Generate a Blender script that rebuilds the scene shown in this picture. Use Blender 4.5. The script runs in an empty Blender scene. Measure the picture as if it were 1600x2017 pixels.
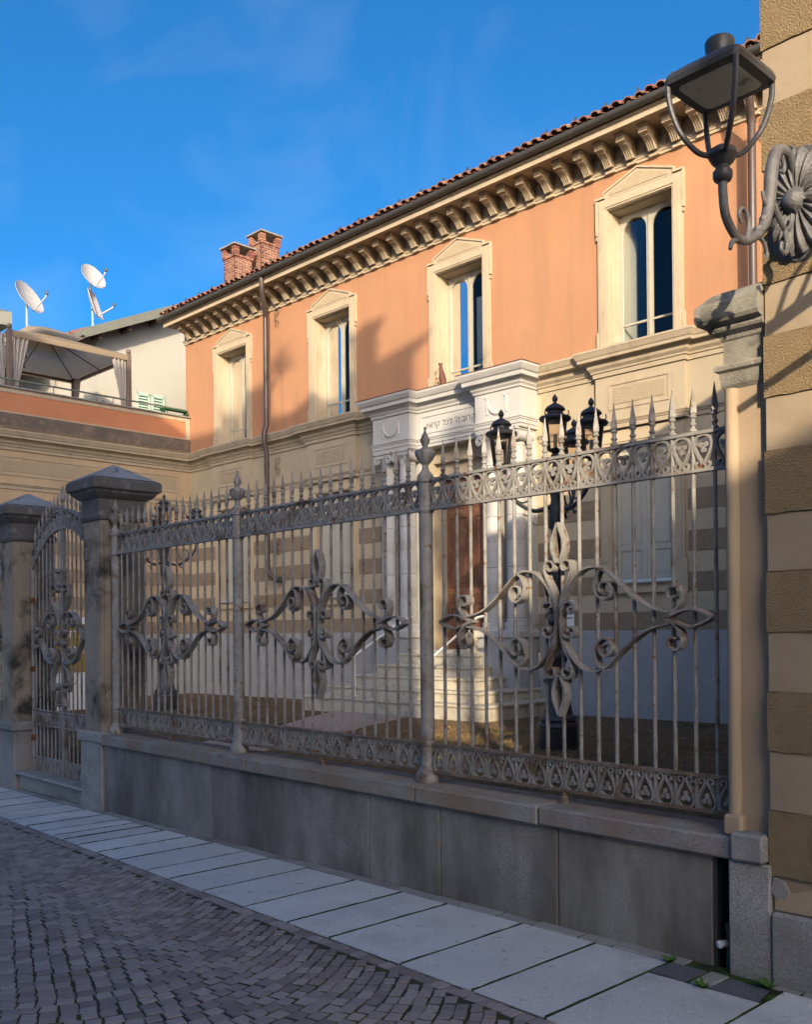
import bpy, math, random
from mathutils import Vector, Matrix
R=random.Random(7)
SC=bpy.context.scene; COL=SC.collection
rad=math.radians
# ---------------- camera, world, sun, exposure ----------------
def setup_view():
    cd=bpy.data.cameras.new('camera'); co=bpy.data.objects.new('camera',cd); COL.objects.link(co)
    yaw,pit,rol=0.8223,0.0037,-0.0094
    fw=Vector((-math.sin(yaw)*math.cos(pit),math.cos(yaw)*math.cos(pit),math.sin(pit)))
    r=Vector((math.cos(yaw),math.sin(yaw),0)); u=r.cross(fw)
    r2=math.cos(rol)*r+math.sin(rol)*u; u2=-math.sin(rol)*r+math.cos(rol)*u
    m=Matrix((( r2.x,u2.x,-fw.x,4.2353),(r2.y,u2.y,-fw.y,-4.1082),(r2.z,u2.z,-fw.z,1.6336),(0,0,0,1)))
    co.matrix_world=m
    cd.sensor_fit='HORIZONTAL'; cd.sensor_width=36; cd.lens=36*1886.63/1600
    cd.shift_y=(1234.65-1008.5)/1600; cd.clip_end=800; cd.clip_start=.05
    SC.camera=co
    SUN=Vector((1.1,-1.0,.50)).normalized()
    el=math.asin(SUN.z); az=math.atan2(SUN.x,SUN.y)
    w=bpy.data.worlds.new('World'); SC.world=w; w.use_nodes=True
    nt=w.node_tree; bg=nt.nodes['Background']
    sk=nt.nodes.new('ShaderNodeTexSky'); sk.sky_type='NISHITA'; sk.sun_disc=False
    sk.sun_elevation=el; sk.sun_rotation=az; sk.altitude=300; sk.air_density=.5; sk.dust_density=5.0; sk.ozone_density=4.0
    hs=nt.nodes.new('ShaderNodeHueSaturation'); hs.inputs['Saturation'].default_value=SKY_SAT
    nt.links.new(sk.outputs[0],hs.inputs['Color'])
    tc=nt.nodes.new('ShaderNodeTexCoord'); mp=nt.nodes.new('ShaderNodeMapping'); mp.inputs['Scale'].default_value=(2.2,5.0,7.0); mp.inputs['Rotation'].default_value=(.3,.2,.5); no=nt.nodes.new('ShaderNodeTexNoise'); no.inputs['Scale'].default_value=1.4; no.inputs['Detail'].default_value=9; no.inputs['Distortion'].default_value=.6
    nt.links.new(tc.outputs['Generated'],mp.inputs[0]); nt.links.new(mp.outputs[0],no.inputs['Vector'])
    mr=nt.nodes.new('ShaderNodeMapRange'); mr.inputs[1].default_value=.50; mr.inputs[2].default_value=.85; mr.inputs[4].default_value=.032; nt.links.new(no.outputs['Fac'],mr.inputs[0])
    mx=nt.nodes.new('ShaderNodeMix'); mx.data_type='RGBA'; nt.links.new(mr.outputs[0],mx.inputs[0]); nt.links.new(hs.outputs[0],mx.inputs[6]); mx.inputs[7].default_value=(5.5,5.8,6.2,1)
    nt.links.new(mx.outputs[2],bg.inputs[0])
    bg.inputs[1].default_value=SKY_STR
    l=bpy.data.lights.new('sun','SUN'); l.energy=SUN_STR; l.angle=rad(.53); l.color=(1,.965,.92)
    lo=bpy.data.objects.new('sun',l); COL.objects.link(lo)
    lo.rotation_euler=SUN.to_track_quat('Z','Y').to_euler(); lo.location=(20,-20,30)
    vs=SC.view_settings; vs.view_transform='Standard'; vs.look='None'; vs.gamma=1; vs.exposure=EXPO; vs.use_curve_mapping=False; vs.use_white_balance=True; vs.white_balance_temperature=9300
SKY_SAT=1.46; SKY_STR=.15; SUN_STR=2.0; EXPO=1.6
setup_view()

# ---------------- mesh helpers ----------------
class MB:
    def __init__(s): s.V=[]; s.F=[]
    def add(s,vs,fs):
        n=len(s.V); s.V+= [tuple(v) for v in vs]; s.F+=[tuple(i+n for i in f) for f in fs]; return s
    def box(s,x0,x1,y0,y1,z0,z1):
        return s.add([(x0,y0,z0),(x1,y0,z0),(x1,y1,z0),(x0,y1,z0),(x0,y0,z1),(x1,y0,z1),(x1,y1,z1),(x0,y1,z1)],
          [(0,3,2,1),(4,5,6,7),(0,1,5,4),(1,2,6,5),(2,3,7,6),(3,0,4,7)])
    def cbox(s,x0,x1,y0,y1,z0,z1,c):
        c=min(c,.45*(x1-x0),.45*(y1-y0),.45*(z1-z0))
        X=(x0,x1);Y=(y0,y1);Z=(z0,z1); vs=[];ix={}
        for i in (0,1):
            for j in (0,1):
                for k in (0,1):
                    sx=c if i==0 else -c; sy=c if j==0 else -c; sz=c if k==0 else -c
                    for a,p in enumerate(((X[i],Y[j]+sy,Z[k]+sz),(X[i]+sx,Y[j],Z[k]+sz),(X[i]+sx,Y[j]+sy,Z[k]))):
                        ix[i,j,k,a]=len(vs); vs.append(p)
        f=[]
        g=lambda i,j,k,a: ix[i,j,k,a]
        for i in (0,1):
            q=[g(i,0,0,0),g(i,1,0,0),g(i,1,1,0),g(i,0,1,0)]; f.append(q if i else q[::-1])
            q=[g(0,i,0,1),g(0,i,1,1),g(1,i,1,1),g(1,i,0,1)]; f.append(q if i else q[::-1])
            q=[g(0,0,i,2),g(1,0,i,2),g(1,1,i,2),g(0,1,i,2)]; f.append(q if i else q[::-1])
        for i in (0,1):
            for j in (0,1):
                q=[g(i,j,0,0),g(i,j,0,1),g(i,j,1,1),g(i,j,1,0)]; f.append(q if (i==j) else q[::-1])
                q=[g(i,0,j,0),g(i,0,j,2),g(i,1,j,2),g(i,1,j,0)]; f.append(q if (i!=j) else q[::-1])
                q=[g(0,i,j,1),g(0,i,j,2),g(1,i,j,2),g(1,i,j,1)]; f.append(q if (i==j) else q[::-1])
                for k in (0,1):
                    q=[g(i,j,k,0),g(i,j,k,1),g(i,j,k,2)]; f.append(q if (i+j+k)%2 else q[::-1])
        return s.add(vs,f)
    def prism(s,poly,y0,y1):   # poly in (x,z), CCW seen from -y ; extruded along y
        n=len(poly); vs=[(x,y0,z) for x,z in poly]+[(x,y1,z) for x,z in poly]
        f=[tuple(range(n)),tuple(range(2*n-1,n-1,-1))]
        for i in range(n):
            j=(i+1)%n; f.append((i,i+n,j+n,j))
        return s.add(vs,f)
    def prismx(s,poly,x0,x1):  # poly in (y,z)
        n=len(poly); vs=[(x0,y,z) for y,z in poly]+[(x1,y,z) for y,z in poly]
        f=[tuple(range(n))[::-1],tuple(range(n,2*n))]
        for i in range(n):
            j=(i+1)%n; f.append((i,j,j+n,i+n))
        return s.add(vs,f)
    def prismz(s,poly,z0,z1):  # poly in (x,y) CCW
        n=len(poly); vs=[(x,y,z0) for x,y in poly]+[(x,y,z1) for x,y in poly]
        f=[tuple(range(n))[::-1],tuple(range(n,2*n))]
        for i in range(n):
            j=(i+1)%n; f.append((i,j,j+n,i+n))
        return s.add(vs,f)
    def lathe(s,prof,n=16,c=(0,0,0),rot=0,sq=None):
        vs=[];f=[]
        for r,z in prof:
            for k in range(n):
                a=2*math.pi*k/n+rot; vs.append((c[0]+r*math.cos(a),c[1]+r*math.sin(a),c[2]+z))
        for i in range(len(prof)-1):
            for k in range(n):
                k2=(k+1)%n; f.append((i*n+k,i*n+k2,(i+1)*n+k2,(i+1)*n+k))
        f.append(tuple(range(n))[::-1]); m=(len(prof)-1)*n; f.append(tuple(range(m,m+n)))
        return s.add(vs,f)
    def tube(s,path,r,n=8,cap=True):
        P=[Vector(p) for p in path]; rr=r if isinstance(r,(list,tuple)) else [r]*len(P)
        vs=[];f=[]; t0=(P[1]-P[0]).normalized()
        ref=Vector((0,0,1)) if abs(t0.z)<.9 else Vector((1,0,0))
        nrm=t0.cross(ref).normalized()
        for i,p in enumerate(P):
            t=((P[min(i+1,len(P)-1)]-P[max(i-1,0)])).normalized()
            nrm=(nrm-t*nrm.dot(t)).normalized(); b=t.cross(nrm)
            for k in range(n):
                a=2*math.pi*k/n; vs.append(p+rr[i]*(math.cos(a)*nrm+math.sin(a)*b))
        for i in range(len(P)-1):
            for k in range(n):
                k2=(k+1)%n; f.append((i*n+k,i*n+k2,(i+1)*n+k2,(i+1)*n+k))
        if cap:
            f.append(tuple(range(n))[::-1]); m=(len(P)-1)*n; f.append(tuple(range(m,m+n)))
        return s.add(vs,f)
    def strip(s,path,t,y0,y1):  # flat-iron ribbon: path in (x,z), thickness t (scalar/list), depth y0..y1
        n=len(path); tt=t if isinstance(t,(list,tuple)) else [t]*n
        A=[];B=[]
        for i,(x,z) in enumerate(path):
            a=path[max(i-1,0)]; b=path[min(i+1,n-1)]
            dx,dz=b[0]-a[0],b[1]-a[1]; L=math.hypot(dx,dz) or 1; nx,nz=-dz/L*tt[i]/2,dx/L*tt[i]/2
            A.append((x+nx,z+nz)); B.append((x-nx,z-nz))
        vs=[];f=[]
        for i in range(n):
            vs+=[(A[i][0],y0,A[i][1]),(B[i][0],y0,B[i][1]),(B[i][0],y1,B[i][1]),(A[i][0],y1,A[i][1])]
        for i in range(n-1):
            a=4*i;b=a+4
            for k in range(4):
                k2=(k+1)%4; f.append((a+k,a+k2,b+k2,b+k))
        f.append((3,2,1,0)); m=4*(n-1); f.append((m,m+1,m+2,m+3))
        return s.add(vs,f)
    def sweep(s,prof,path,closed=False,ends=True):  # prof (off,z); path plan (x,y); outward = right of travel
        n=len(path); vs=[];f=[];m=len(prof)
        for i,(x,y) in enumerate(path):
            def nrm(a,b):
                dx,dy=b[0]-a[0],b[1]-a[1];L=math.hypot(dx,dy);return (dy/L,-dx/L)
            if closed: n1=nrm(path[i-1],path[i]);n2=nrm(path[i],path[(i+1)%n])
            else:
                n1=nrm(path[i-1],path[i]) if i>0 else None; n2=nrm(path[i],path[i+1]) if i<n-1 else None
                n1=n1 or n2; n2=n2 or n1
            d=1+n1[0]*n2[0]+n1[1]*n2[1]; mx,my=(n1[0]+n2[0])/d,(n1[1]+n2[1])/d
            for o,z in prof: vs.append((x+mx*o,y+my*o,z))
        for i in range(n if closed else n-1):
            j=(i+1)%n
            for k in range(m-1): f.append((i*m+k,j*m+k,j*m+k+1,i*m+k+1))
        if not closed and ends:
            f.append(tuple(range(m))); f.append(tuple(range((n-1)*m,n*m))[::-1])
        return s.add(vs,f)
    def grid(s,fn,nu,nv):
        vs=[fn(i/nu,j/nv) for i in range(nu+1) for j in range(nv+1)]
        f=[(i*(nv+1)+j,(i+1)*(nv+1)+j,(i+1)*(nv+1)+j+1,i*(nv+1)+j+1) for i in range(nu) for j in range(nv)]
        return s.add(vs,f)
    def wall(s,x0,x1,z0,z1,holes,y=0,d=.3,back=False):  # facade sheet facing -y with holes (x0,x1,z0,z1) and reveals of depth d
        xs=sorted({x0,x1,*[h[0] for h in holes],*[h[1] for h in holes]}); zs=sorted({z0,z1,*[h[2] for h in holes],*[h[3] for h in holes]})
        for a,b in zip(xs,xs[1:]):
            for c,e in zip(zs,zs[1:]):
                mx,mz=(a+b)/2,(c+e)/2
                if any(h[0]<mx<h[1] and h[2]<mz<h[3] for h in holes): continue
                s.add([(a,y,c),(b,y,c),(b,y,e),(a,y,e)],[(0,1,2,3)])
        for h in holes:
            a,b,c,e=h
            s.add([(a,y,c),(b,y,c),(b,y,e),(a,y,e),(a,y+d,c),(b,y+d,c),(b,y+d,e),(a,y+d,e)],[(0,4,5,1),(1,5,6,2),(2,6,7,3),(3,7,4,0)])
        return s
    def mesh(s,name,mat,smooth=False):
        me=bpy.data.meshes.new(name); me.from_pydata(s.V,[],s.F); me.validate()
        if mat: me.materials.append(mat)
        if smooth:
            me.shade_smooth(); me.set_sharp_from_angle(angle=rad(smooth if smooth is not True else 40))
        me.update(); return me
    def obj(s,name,mat,parent=None,smooth=False,**k):
        return ob(name,s.mesh(name,mat,smooth),parent,**k)
def ob(name,me,parent=None,loc=None,rot=None,scale=None,label=None,cat=None,group=None,kind=None):
    o=bpy.data.objects.new(name,me); COL.objects.link(o)
    if parent: o.parent=parent
    if loc: o.location=loc
    if rot is not None: o.rotation_euler=rot if isinstance(rot,(tuple,list)) else (0,0,rot)
    if scale: o.scale=scale if isinstance(scale,(tuple,list)) else (scale,)*3
    if label: o['label']=label
    if cat: o['category']=cat
    if group: o['group']=group
    if kind: o['kind']=kind
    return o
def thing(name,label,cat,loc=(0,0,0),rz=0,group=None):
    return ob(name,None,None,loc,rz,None,label,cat,group)
def copy_tree(o,parent=None):
    c=o.copy(); COL.objects.link(c); c.parent=parent
    for ch in o.children: copy_tree(ch,c)
    return c
def arc(cx,cz,r0,r1,a0,a1,n=12):
    return [(cx+(r0+(r1-r0)*i/n)*math.cos(rad(a0+(a1-a0)*i/n)),cz+(r0+(r1-r0)*i/n)*math.sin(rad(a0+(a1-a0)*i/n))) for i in range(n+1)]
def spline(P,n=6):
    out=[]; 
    for i in range(len(P)-1):
        p0=P[max(i-1,0)];p1=P[i];p2=P[i+1];p3=P[min(i+2,len(P)-1)]
        for k in range(n):
            t=k/n
            out.append(tuple(.5*((2*b)+(-a+c)*t+(2*a-5*b+4*c-d)*t*t+(-a+3*b-3*c+d)*t**3) for a,b,c,d in zip(p0,p1,p2,p3)))
    out.append(tuple(P[-1])); return out

# ---------------- materials ----------------
def rgb(c): return (c[0],c[1],c[2],1)
def MAT(name,c1,c2=None,scale=4,rough=.85,bump=.2,bscale=60,det=6,rnd=.0,c3=None,s3=18,t3=.62,w3=.06,stretch=None,spec=.25,metal=0,speck=None,speck_s=220,c4=None,s4=1.2,t4=.6,w4=.1,st4=None,bdist=.01,rawbump=False):
    m=bpy.data.materials.new(name); m.use_nodes=True; nt=m.node_tree; N=nt.nodes; L=nt.links
    b=N['Principled BSDF']; b.inputs['Roughness'].default_value=rough; b.inputs['Metallic'].default_value=metal
    b.inputs['Specular IOR Level'].default_value=spec
    tc=N.new('ShaderNodeTexCoord')
    gm=N.new('ShaderNodeNewGeometry')
    oi=N.new('ShaderNodeObjectInfo')
    src=gm.outputs['Position']
    def noise(sc,d=det,st=None,off=0):
        mp=N.new('ShaderNodeMapping'); L.new(src,mp.inputs[0]); mp.inputs['Location'].default_value=(off,off*1.7,off*.3)
        if st: mp.inputs['Scale'].default_value=st
        n=N.new('ShaderNodeTexNoise'); n.inputs['Scale'].default_value=sc; n.inputs['Detail'].default_value=d; n.inputs['Roughness'].default_value=.6
        L.new(mp.outputs[0],n.inputs['Vector']); return n.outputs['Fac']
    def ramp(f,lo,hi):
        r=N.new('ShaderNodeMapRange'); r.inputs[1].default_value=lo; r.inputs[2].default_value=hi; L.new(f,r.inputs[0]); return r.outputs[0]
    def mix(f,a,c):
        x=N.new('ShaderNodeMix'); x.data_type='RGBA'; L.new(f,x.inputs[0])
        if isinstance(a,tuple): x.inputs[6].default_value=rgb(a)
        else: L.new(a,x.inputs[6])
        if isinstance(c,tuple): x.inputs[7].default_value=rgb(c)
        else: L.new(c,x.inputs[7])
        return x.outputs[2]
    c2=c2 or tuple(v*.8 for v in c1)
    col=mix(ramp(noise(scale,det,stretch),.32,.68),c1,c2)
    if c3: col=mix(ramp(noise(s3,8,None,3.1),t3-w3,t3+w3),col,c3)
    if c4: col=mix(ramp(noise(s4,6,st4,7.7),t4-w4,t4+w4),col,c4)
    if speck:
        n=noise(speck_s,2,None,1.3); col=mix(ramp(n,.45,.66),col,speck)
    if rnd:
        hs=N.new('ShaderNodeHueSaturation'); mr=N.new('ShaderNodeMapRange'); L.new(oi.outputs['Random'],mr.inputs[0]); mr.inputs[3].default_value=1-rnd; mr.inputs[4].default_value=1+rnd
        L.new(mr.outputs[0],hs.inputs['Value']); L.new(col,hs.inputs['Color'])
        m2=N.new('ShaderNodeMath'); m2.operation='MULTIPLY_ADD'; L.new(oi.outputs['Random'],m2.inputs[0]); m2.inputs[1].default_value=.03; m2.inputs[2].default_value=.485
        L.new(m2.outputs[0],hs.inputs['Hue']); col=hs.outputs[0]
    L.new(col,b.inputs['Base Color'])
    if bump:
        bp=N.new('ShaderNodeBump'); bp.inputs['Strength'].default_value=bump; bp.inputs['Distance'].default_value=bdist
        L.new(noise(bscale,5,None,.7),bp.inputs['Height']); L.new(bp.outputs[0],b.inputs['Normal'])
    return m
K={}
K['peach']=MAT('peach_plaster',(.40,.20,.115),(.365,.178,.10),1.1,.9,.12,90,c3=(.35,.182,.108),s3=2.2,t3=.60,w3=.14,c4=(.315,.162,.096),s4=2.2,t4=.62,w4=.12,st4=(1.2,1.2,.14))
K['peach2']=MAT('peach_parapet',(.47,.195,.105),(.41,.165,.09),1.5,.9,.15,90,c3=(.45,.22,.15),s3=5,t3=.66)
K['cream']=MAT('cream_trim',(.405,.335,.245),(.38,.31,.225),2,.85,.12,80,c4=(.30,.245,.175),s4=3.2,t4=.62,w4=.1,st4=(1,1,.35))
K['creamrough']=MAT('cream_roughcast',(.40,.325,.225),(.345,.275,.19),30,.95,.9,55,bdist=.02)
K['beige']=MAT('beige_plaster',(.50,.41,.28),(.45,.36,.25),1.6,.9,.15,80,c4=(.40,.33,.24),s4=.7)
K['olive']=MAT('olive_plaster',(.40,.34,.24),(.35,.29,.21),2,.9,.15,80)
K['brownband']=MAT('roughcast_band',(.29,.22,.15),(.24,.18,.12),8,.95,.8,70,bdist=.015)
K['plinth']=MAT('granite_plinth',(.43,.435,.43),(.36,.36,.355),3,.9,.5,90,speck=(.22,.22,.23),speck_s=160)
K['wingwall']=MAT('wing_plaster',(.46,.34,.22),(.40,.29,.19),1.2,.9,.2,70,c4=(.33,.24,.17),s4=.8)
K['stainband']=MAT('stained_render',(.28,.19,.14),(.19,.14,.11),3,.95,.4,60,c3=(.09,.08,.075),s3=9,t3=.5,w3=.2,c4=(.10,.085,.075),s4=2.2,t4=.5,w4=.15)
K['marble']=MAT('white_marble',(.47,.465,.445),(.40,.395,.38),1.5,.6,.06,50,c3=(.45,.42,.38),s3=4,t3=.68,w3=.1)
K['stepstone']=MAT('step_stone',(.52,.47,.38),(.44,.40,.33),4,.8,.3,80,c3=(.24,.22,.16),s3=5,t3=.62,w3=.1)
K['granite']=MAT('granite_grey',(.42,.40,.375),(.34,.325,.305),5,.85,.35,120,rnd=.07,speck=(.16,.16,.16),speck_s=190,c3=(.42,.41,.39),s3=130,t3=.64,w3=.05,c4=(.17,.155,.14),s4=1.6,t4=.58,w4=.12)
K['wallpanel']=MAT('granite_wall_panel',(.36,.335,.305),(.27,.25,.225),3.2,.9,.4,110,rnd=.10,speck=(.17,.165,.16),speck_s=170,c3=(.42,.40,.375),s3=3.2,t3=.62,w3=.12,c4=(.125,.105,.085),s4=2.4,t4=.52,w4=.12,st4=(1,1,.3))
K['coping']=MAT('rust_stained_granite',(.38,.36,.335),(.30,.285,.265),5,.85,.4,120,rnd=.07,speck=(.17,.165,.16),speck_s=190,c3=(.25,.21,.17),s3=7,t3=.6,w3=.1,c4=(.29,.19,.125),s4=2.3,t4=.52,w4=.12)
K['slab']=MAT('pavement_granite',(.74,.735,.715),(.60,.60,.59),2.2,.75,.3,140,rnd=.10,speck=(.38,.385,.39),speck_s=230,c3=(.28,.28,.28),s3=13,t3=.665,w3=.04,c4=(.42,.43,.43),s4=1.5,t4=.62)
K['slabdark']=MAT('dark_paving_stone',(.115,.12,.13),(.09,.095,.10),6,.7,.3,120,speck=(.17,.17,.18),speck_s=160)
K['cobble']=MAT('porphyry_cobble',(.285,.25,.24),(.215,.195,.195),30,.62,.5,90,rnd=.30,c3=(.28,.195,.185),s3=3,t3=.6,w3=.15,speck=(.30,.27,.27),speck_s=180,spec=.45)
K['moss']=MAT('joint_moss',(.02,.022,.015),(.03,.05,.014),14,.95,.8,90,c3=(.045,.085,.016),s3=7,t3=.54,w3=.05,bdist=.02)
K['grit']=MAT('joint_grit',(.075,.065,.05),(.045,.042,.034),20,.95,.8,90,c3=(.055,.085,.022),s3=6,t3=.55,w3=.06,bdist=.02)
K['iron']=MAT('painted_iron',(.33,.32,.30),(.23,.22,.205),13,.48,.3,120,c3=(.20,.09,.042),s3=21,t3=.63,w3=.04,c4=(.14,.095,.068),s4=4.2,t4=.60,w4=.07,spec=.4)
K['ironrust']=MAT('rusty_iron',(.21,.15,.11),(.15,.10,.07),14,.7,.4,110,c3=(.25,.22,.19),s3=10,t3=.58,w3=.08)
K['rust']=MAT('rust',(.23,.085,.03),(.14,.05,.025),20,.85,.6,90)
K['lampiron']=MAT('lamp_iron',(.05,.052,.058),(.036,.038,.042),12,.42,.25,80,c3=(.10,.095,.09),s3=20,t3=.68,w3=.06,spec=.5)
K['lampgrey']=MAT('silver_grey_iron',(.14,.14,.145),(.085,.085,.09),18,.38,.5,130,c3=(.09,.085,.08),s3=24,t3=.6,w3=.08,spec=.6)
K['pillar']=MAT('weathered_stone',(.37,.31,.24),(.29,.24,.19),4,.95,.6,90,c3=(.06,.055,.05),s3=2.6,t3=.56,w3=.08,c4=(.38,.33,.27),s4=5,t4=.64,w4=.08)
K['pillarcap']=MAT('dark_cap_stone',(.155,.15,.145),(.11,.105,.10),5,.9,.5,100,c3=(.24,.24,.24),s3=9,t3=.62,w3=.08)
K['pyr']=MAT('cap_stone_pale',(.30,.31,.32),(.24,.245,.25),5,.85,.4,100,c3=(.10,.10,.10),s3=8,t3=.64,w3=.06)
K['piercap']=MAT('pier_cap_stone',(.33,.31,.26),(.24,.22,.19),7,.95,.7,110,c3=(.10,.10,.085),s3=6,t3=.56,w3=.1)
K['smoothband']=MAT('smooth_render',(.37,.295,.215),(.33,.26,.185),2,.9,.15,70,c3=(.31,.24,.165),s3=6,t3=.58,w3=.12,c4=(.285,.21,.14),s4=2.2,t4=.58,w4=.12)
K['roughband']=MAT('coarse_render',(.35,.255,.15),(.30,.215,.122),14,1.0,1.0,120,bdist=.022,c3=(.24,.16,.09),s3=150,t3=.66,w3=.06)
K['pier']=MAT('pier_render',(.42,.32,.225),(.37,.275,.19),3,.9,.25,60,c3=(.42,.31,.22),s3=7,t3=.64)
K['wood']=MAT('door_wood',(.20,.085,.05),(.14,.06,.036),3,.5,.3,40,stretch=(9,9,.7),c3=(.27,.13,.08),s3=5,t3=.6,w3=.1,spec=.4)
K['frame']=MAT('window_frame',(.36,.345,.29),(.32,.305,.26),5,.6,.1,60,c3=(.30,.28,.24),s3=30,t3=.70,w3=.03)
K['shutter']=MAT('grey_shutter',(.44,.43,.36),(.40,.39,.33),4,.6,.1,60)
K['inner']=MAT('inner_shutter',(.40,.40,.335),(.37,.37,.31),3,.7,.05,60)
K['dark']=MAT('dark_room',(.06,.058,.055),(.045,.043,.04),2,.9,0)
K['gutter']=MAT('gutter_metal',(.055,.054,.052),(.042,.042,.041),6,.45,.05,60,spec=.5)
K['pipe']=MAT('downpipe_metal',(.075,.052,.048),(.06,.043,.04),5,.45,.05,60,spec=.5)
K['tile']=MAT('roof_tile',(.27,.135,.095),(.20,.10,.075),12,.9,.4,80,rnd=.22,c3=(.17,.09,.07),s3=14,t3=.60,w3=.1)
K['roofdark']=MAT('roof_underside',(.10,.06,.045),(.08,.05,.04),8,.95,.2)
K['brick']=MAT('chimney_brick',(.25,.105,.075),(.19,.08,.06),20,.9,.4,80,rnd=.25,c3=(.50,.36,.29),s3=30,t3=.66,w3=.06)
K['mortar']=MAT('chimney_mortar',(.40,.33,.27),(.33,.27,.22),12,.95,.5,70)
K['capslab']=MAT('cement_slab',(.25,.24,.22),(.19,.18,.17),10,.95,.4)
K['white']=MAT('white_house_wall',(.375,.365,.33),(.35,.34,.31),1.2,.9,.1,80)
K['mint']=MAT('mint_shutter',(.36,.49,.43),(.32,.44,.39),4,.6,.05)
K['dish']=MAT('dish_white',(.38,.38,.385),(.35,.35,.355),6,.45,0)
K['gmetal']=MAT('green_roof_metal',(.155,.165,.145),(.13,.14,.125),3,.5,.05)
K['canvas']=MAT('gazebo_canvas',(.52,.42,.31),(.47,.38,.28),3,.9,.15,40)
K['curtain']=MAT('gazebo_curtain',(.46,.43,.41),(.41,.385,.37),4,.9,.15,40)
K['gpost']=MAT('gazebo_post',(.14,.105,.09),(.12,.09,.078),6,.5,.05)
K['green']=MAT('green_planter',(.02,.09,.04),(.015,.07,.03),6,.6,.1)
K['soil']=MAT('court_soil',(.20,.125,.07),(.13,.085,.05),9,1.0,1.0,45,c3=(.30,.20,.11),s3=30,t3=.58,w3=.08,c4=(.06,.07,.025),s4=.9,t4=.60,w4=.1,bdist=.04)
K['leaf']=MAT('dry_leaf',(.36,.22,.115),(.24,.14,.08),3,.8,0,rnd=.3)
K['leaf2']=MAT('pale_litter',(.55,.50,.42),(.42,.36,.29),3,.8,0)
K['drygrass']=MAT('dry_grass',(.42,.29,.13),(.30,.21,.09),6,.9,0)
K['weed']=MAT('weed_green',(.05,.14,.02),(.035,.10,.015),6,.7,0)
K['pathstone']=MAT('pink_path_stone',(.40,.31,.27),(.34,.27,.235),3,.8,.25,90,c3=(.25,.20,.18),s3=6,t3=.64)
K['text']=MAT('cut_letters',(.11,.10,.09),(.09,.08,.075),6,.8,0)
K['house']=MAT('opposite_house_render',(.76,.70,.60),(.72,.66,.56),1,.9,.1,60)
K['bark']=MAT('bark',(.10,.075,.055),(.07,.055,.04),9,.95,.6,30)
K['foliage']=MAT('foliage',(.05,.085,.025),(.035,.06,.018),5,.7,0)
K['brass']=MAT('brass',(.45,.30,.10),(.38,.25,.08),20,.35,0,metal=.9)
K['yellow']=MAT('yellow_poster',(.34,.22,.05),(.30,.19,.045),3,.6,0)
K['paperwhite']=MAT('paper_white',(.72,.72,.70),(.68,.68,.66),5,.7,0)
K['posterblue']=MAT('poster_blue',(.10,.24,.36),(.035,.09,.15),14,.6,0,c3=(.62,.68,.70),s3=9,t3=.52,w3=.03)
K['posterteal']=MAT('poster_teal',(.20,.42,.40),(.16,.36,.34),3,.6,0)
K['posterlace']=MAT('poster_pale',(.60,.66,.66),(.28,.36,.38),26,.7,0)
K['red']=MAT('red_print',(.40,.03,.03),(.33,.025,.025),6,.6,0)
K['vase']=MAT('vase_rust',(.15,.055,.042),(.10,.04,.03),18,.6,.3)
def glassmat(name,tint=(1,1,1),boost=.06,rough=.02):
    m=bpy.data.materials.new(name); m.use_nodes=True; nt=m.node_tree; N=nt.nodes; L=nt.links
    N.remove(N['Principled BSDF']); out=N['Material Output']
    t=N.new('ShaderNodeBsdfTransparent'); t.inputs[0].default_value=rgb(tint)
    g=N.new('ShaderNodeBsdfGlossy'); g.inputs['Roughness'].default_value=rough
    fr=N.new('ShaderNodeFresnel'); fr.inputs[0].default_value=1.5
    ad=N.new('ShaderNodeMath'); ad.operation='ADD'; ad.use_clamp=True; L.new(fr.outputs[0],ad.inputs[0]); ad.inputs[1].default_value=boost
    mx=N.new('ShaderNodeMixShader'); L.new(ad.outputs[0],mx.inputs[0]); L.new(t.outputs[0],mx.inputs[1]); L.new(g.outputs[0],mx.inputs[2])
    L.new(mx.outputs[0],out.inputs[0]); return m
K['glass']=glassmat('window_glass',(.85,.88,.88),.0)
K['lampglass']=glassmat('lantern_glass',(.93,.84,.77),.03,.05)
K['diffuser']=MAT('lamp_diffuser',(.50,.52,.46),(.42,.44,.39),6,.35,.2,30,c3=(.045,.042,.04),s3=14,t3=.64,w3=.08,spec=.5)

def translucent(m,f=.5):
    nt=m.node_tree; N=nt.nodes; b=N['Principled BSDF']; t=N.new('ShaderNodeBsdfTranslucent'); mx=N.new('ShaderNodeMixShader'); mx.inputs[0].default_value=f
    nt.links.new(b.inputs['Base Color'].links[0].from_socket,t.inputs[0]); o=N['Material Output']
    nt.links.new(b.outputs[0],mx.inputs[1]); nt.links.new(t.outputs[0],mx.inputs[2]); nt.links.new(mx.outputs[0],o.inputs[0])
translucent(K['canvas'],.6); translucent(K['curtain'],.35)
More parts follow.
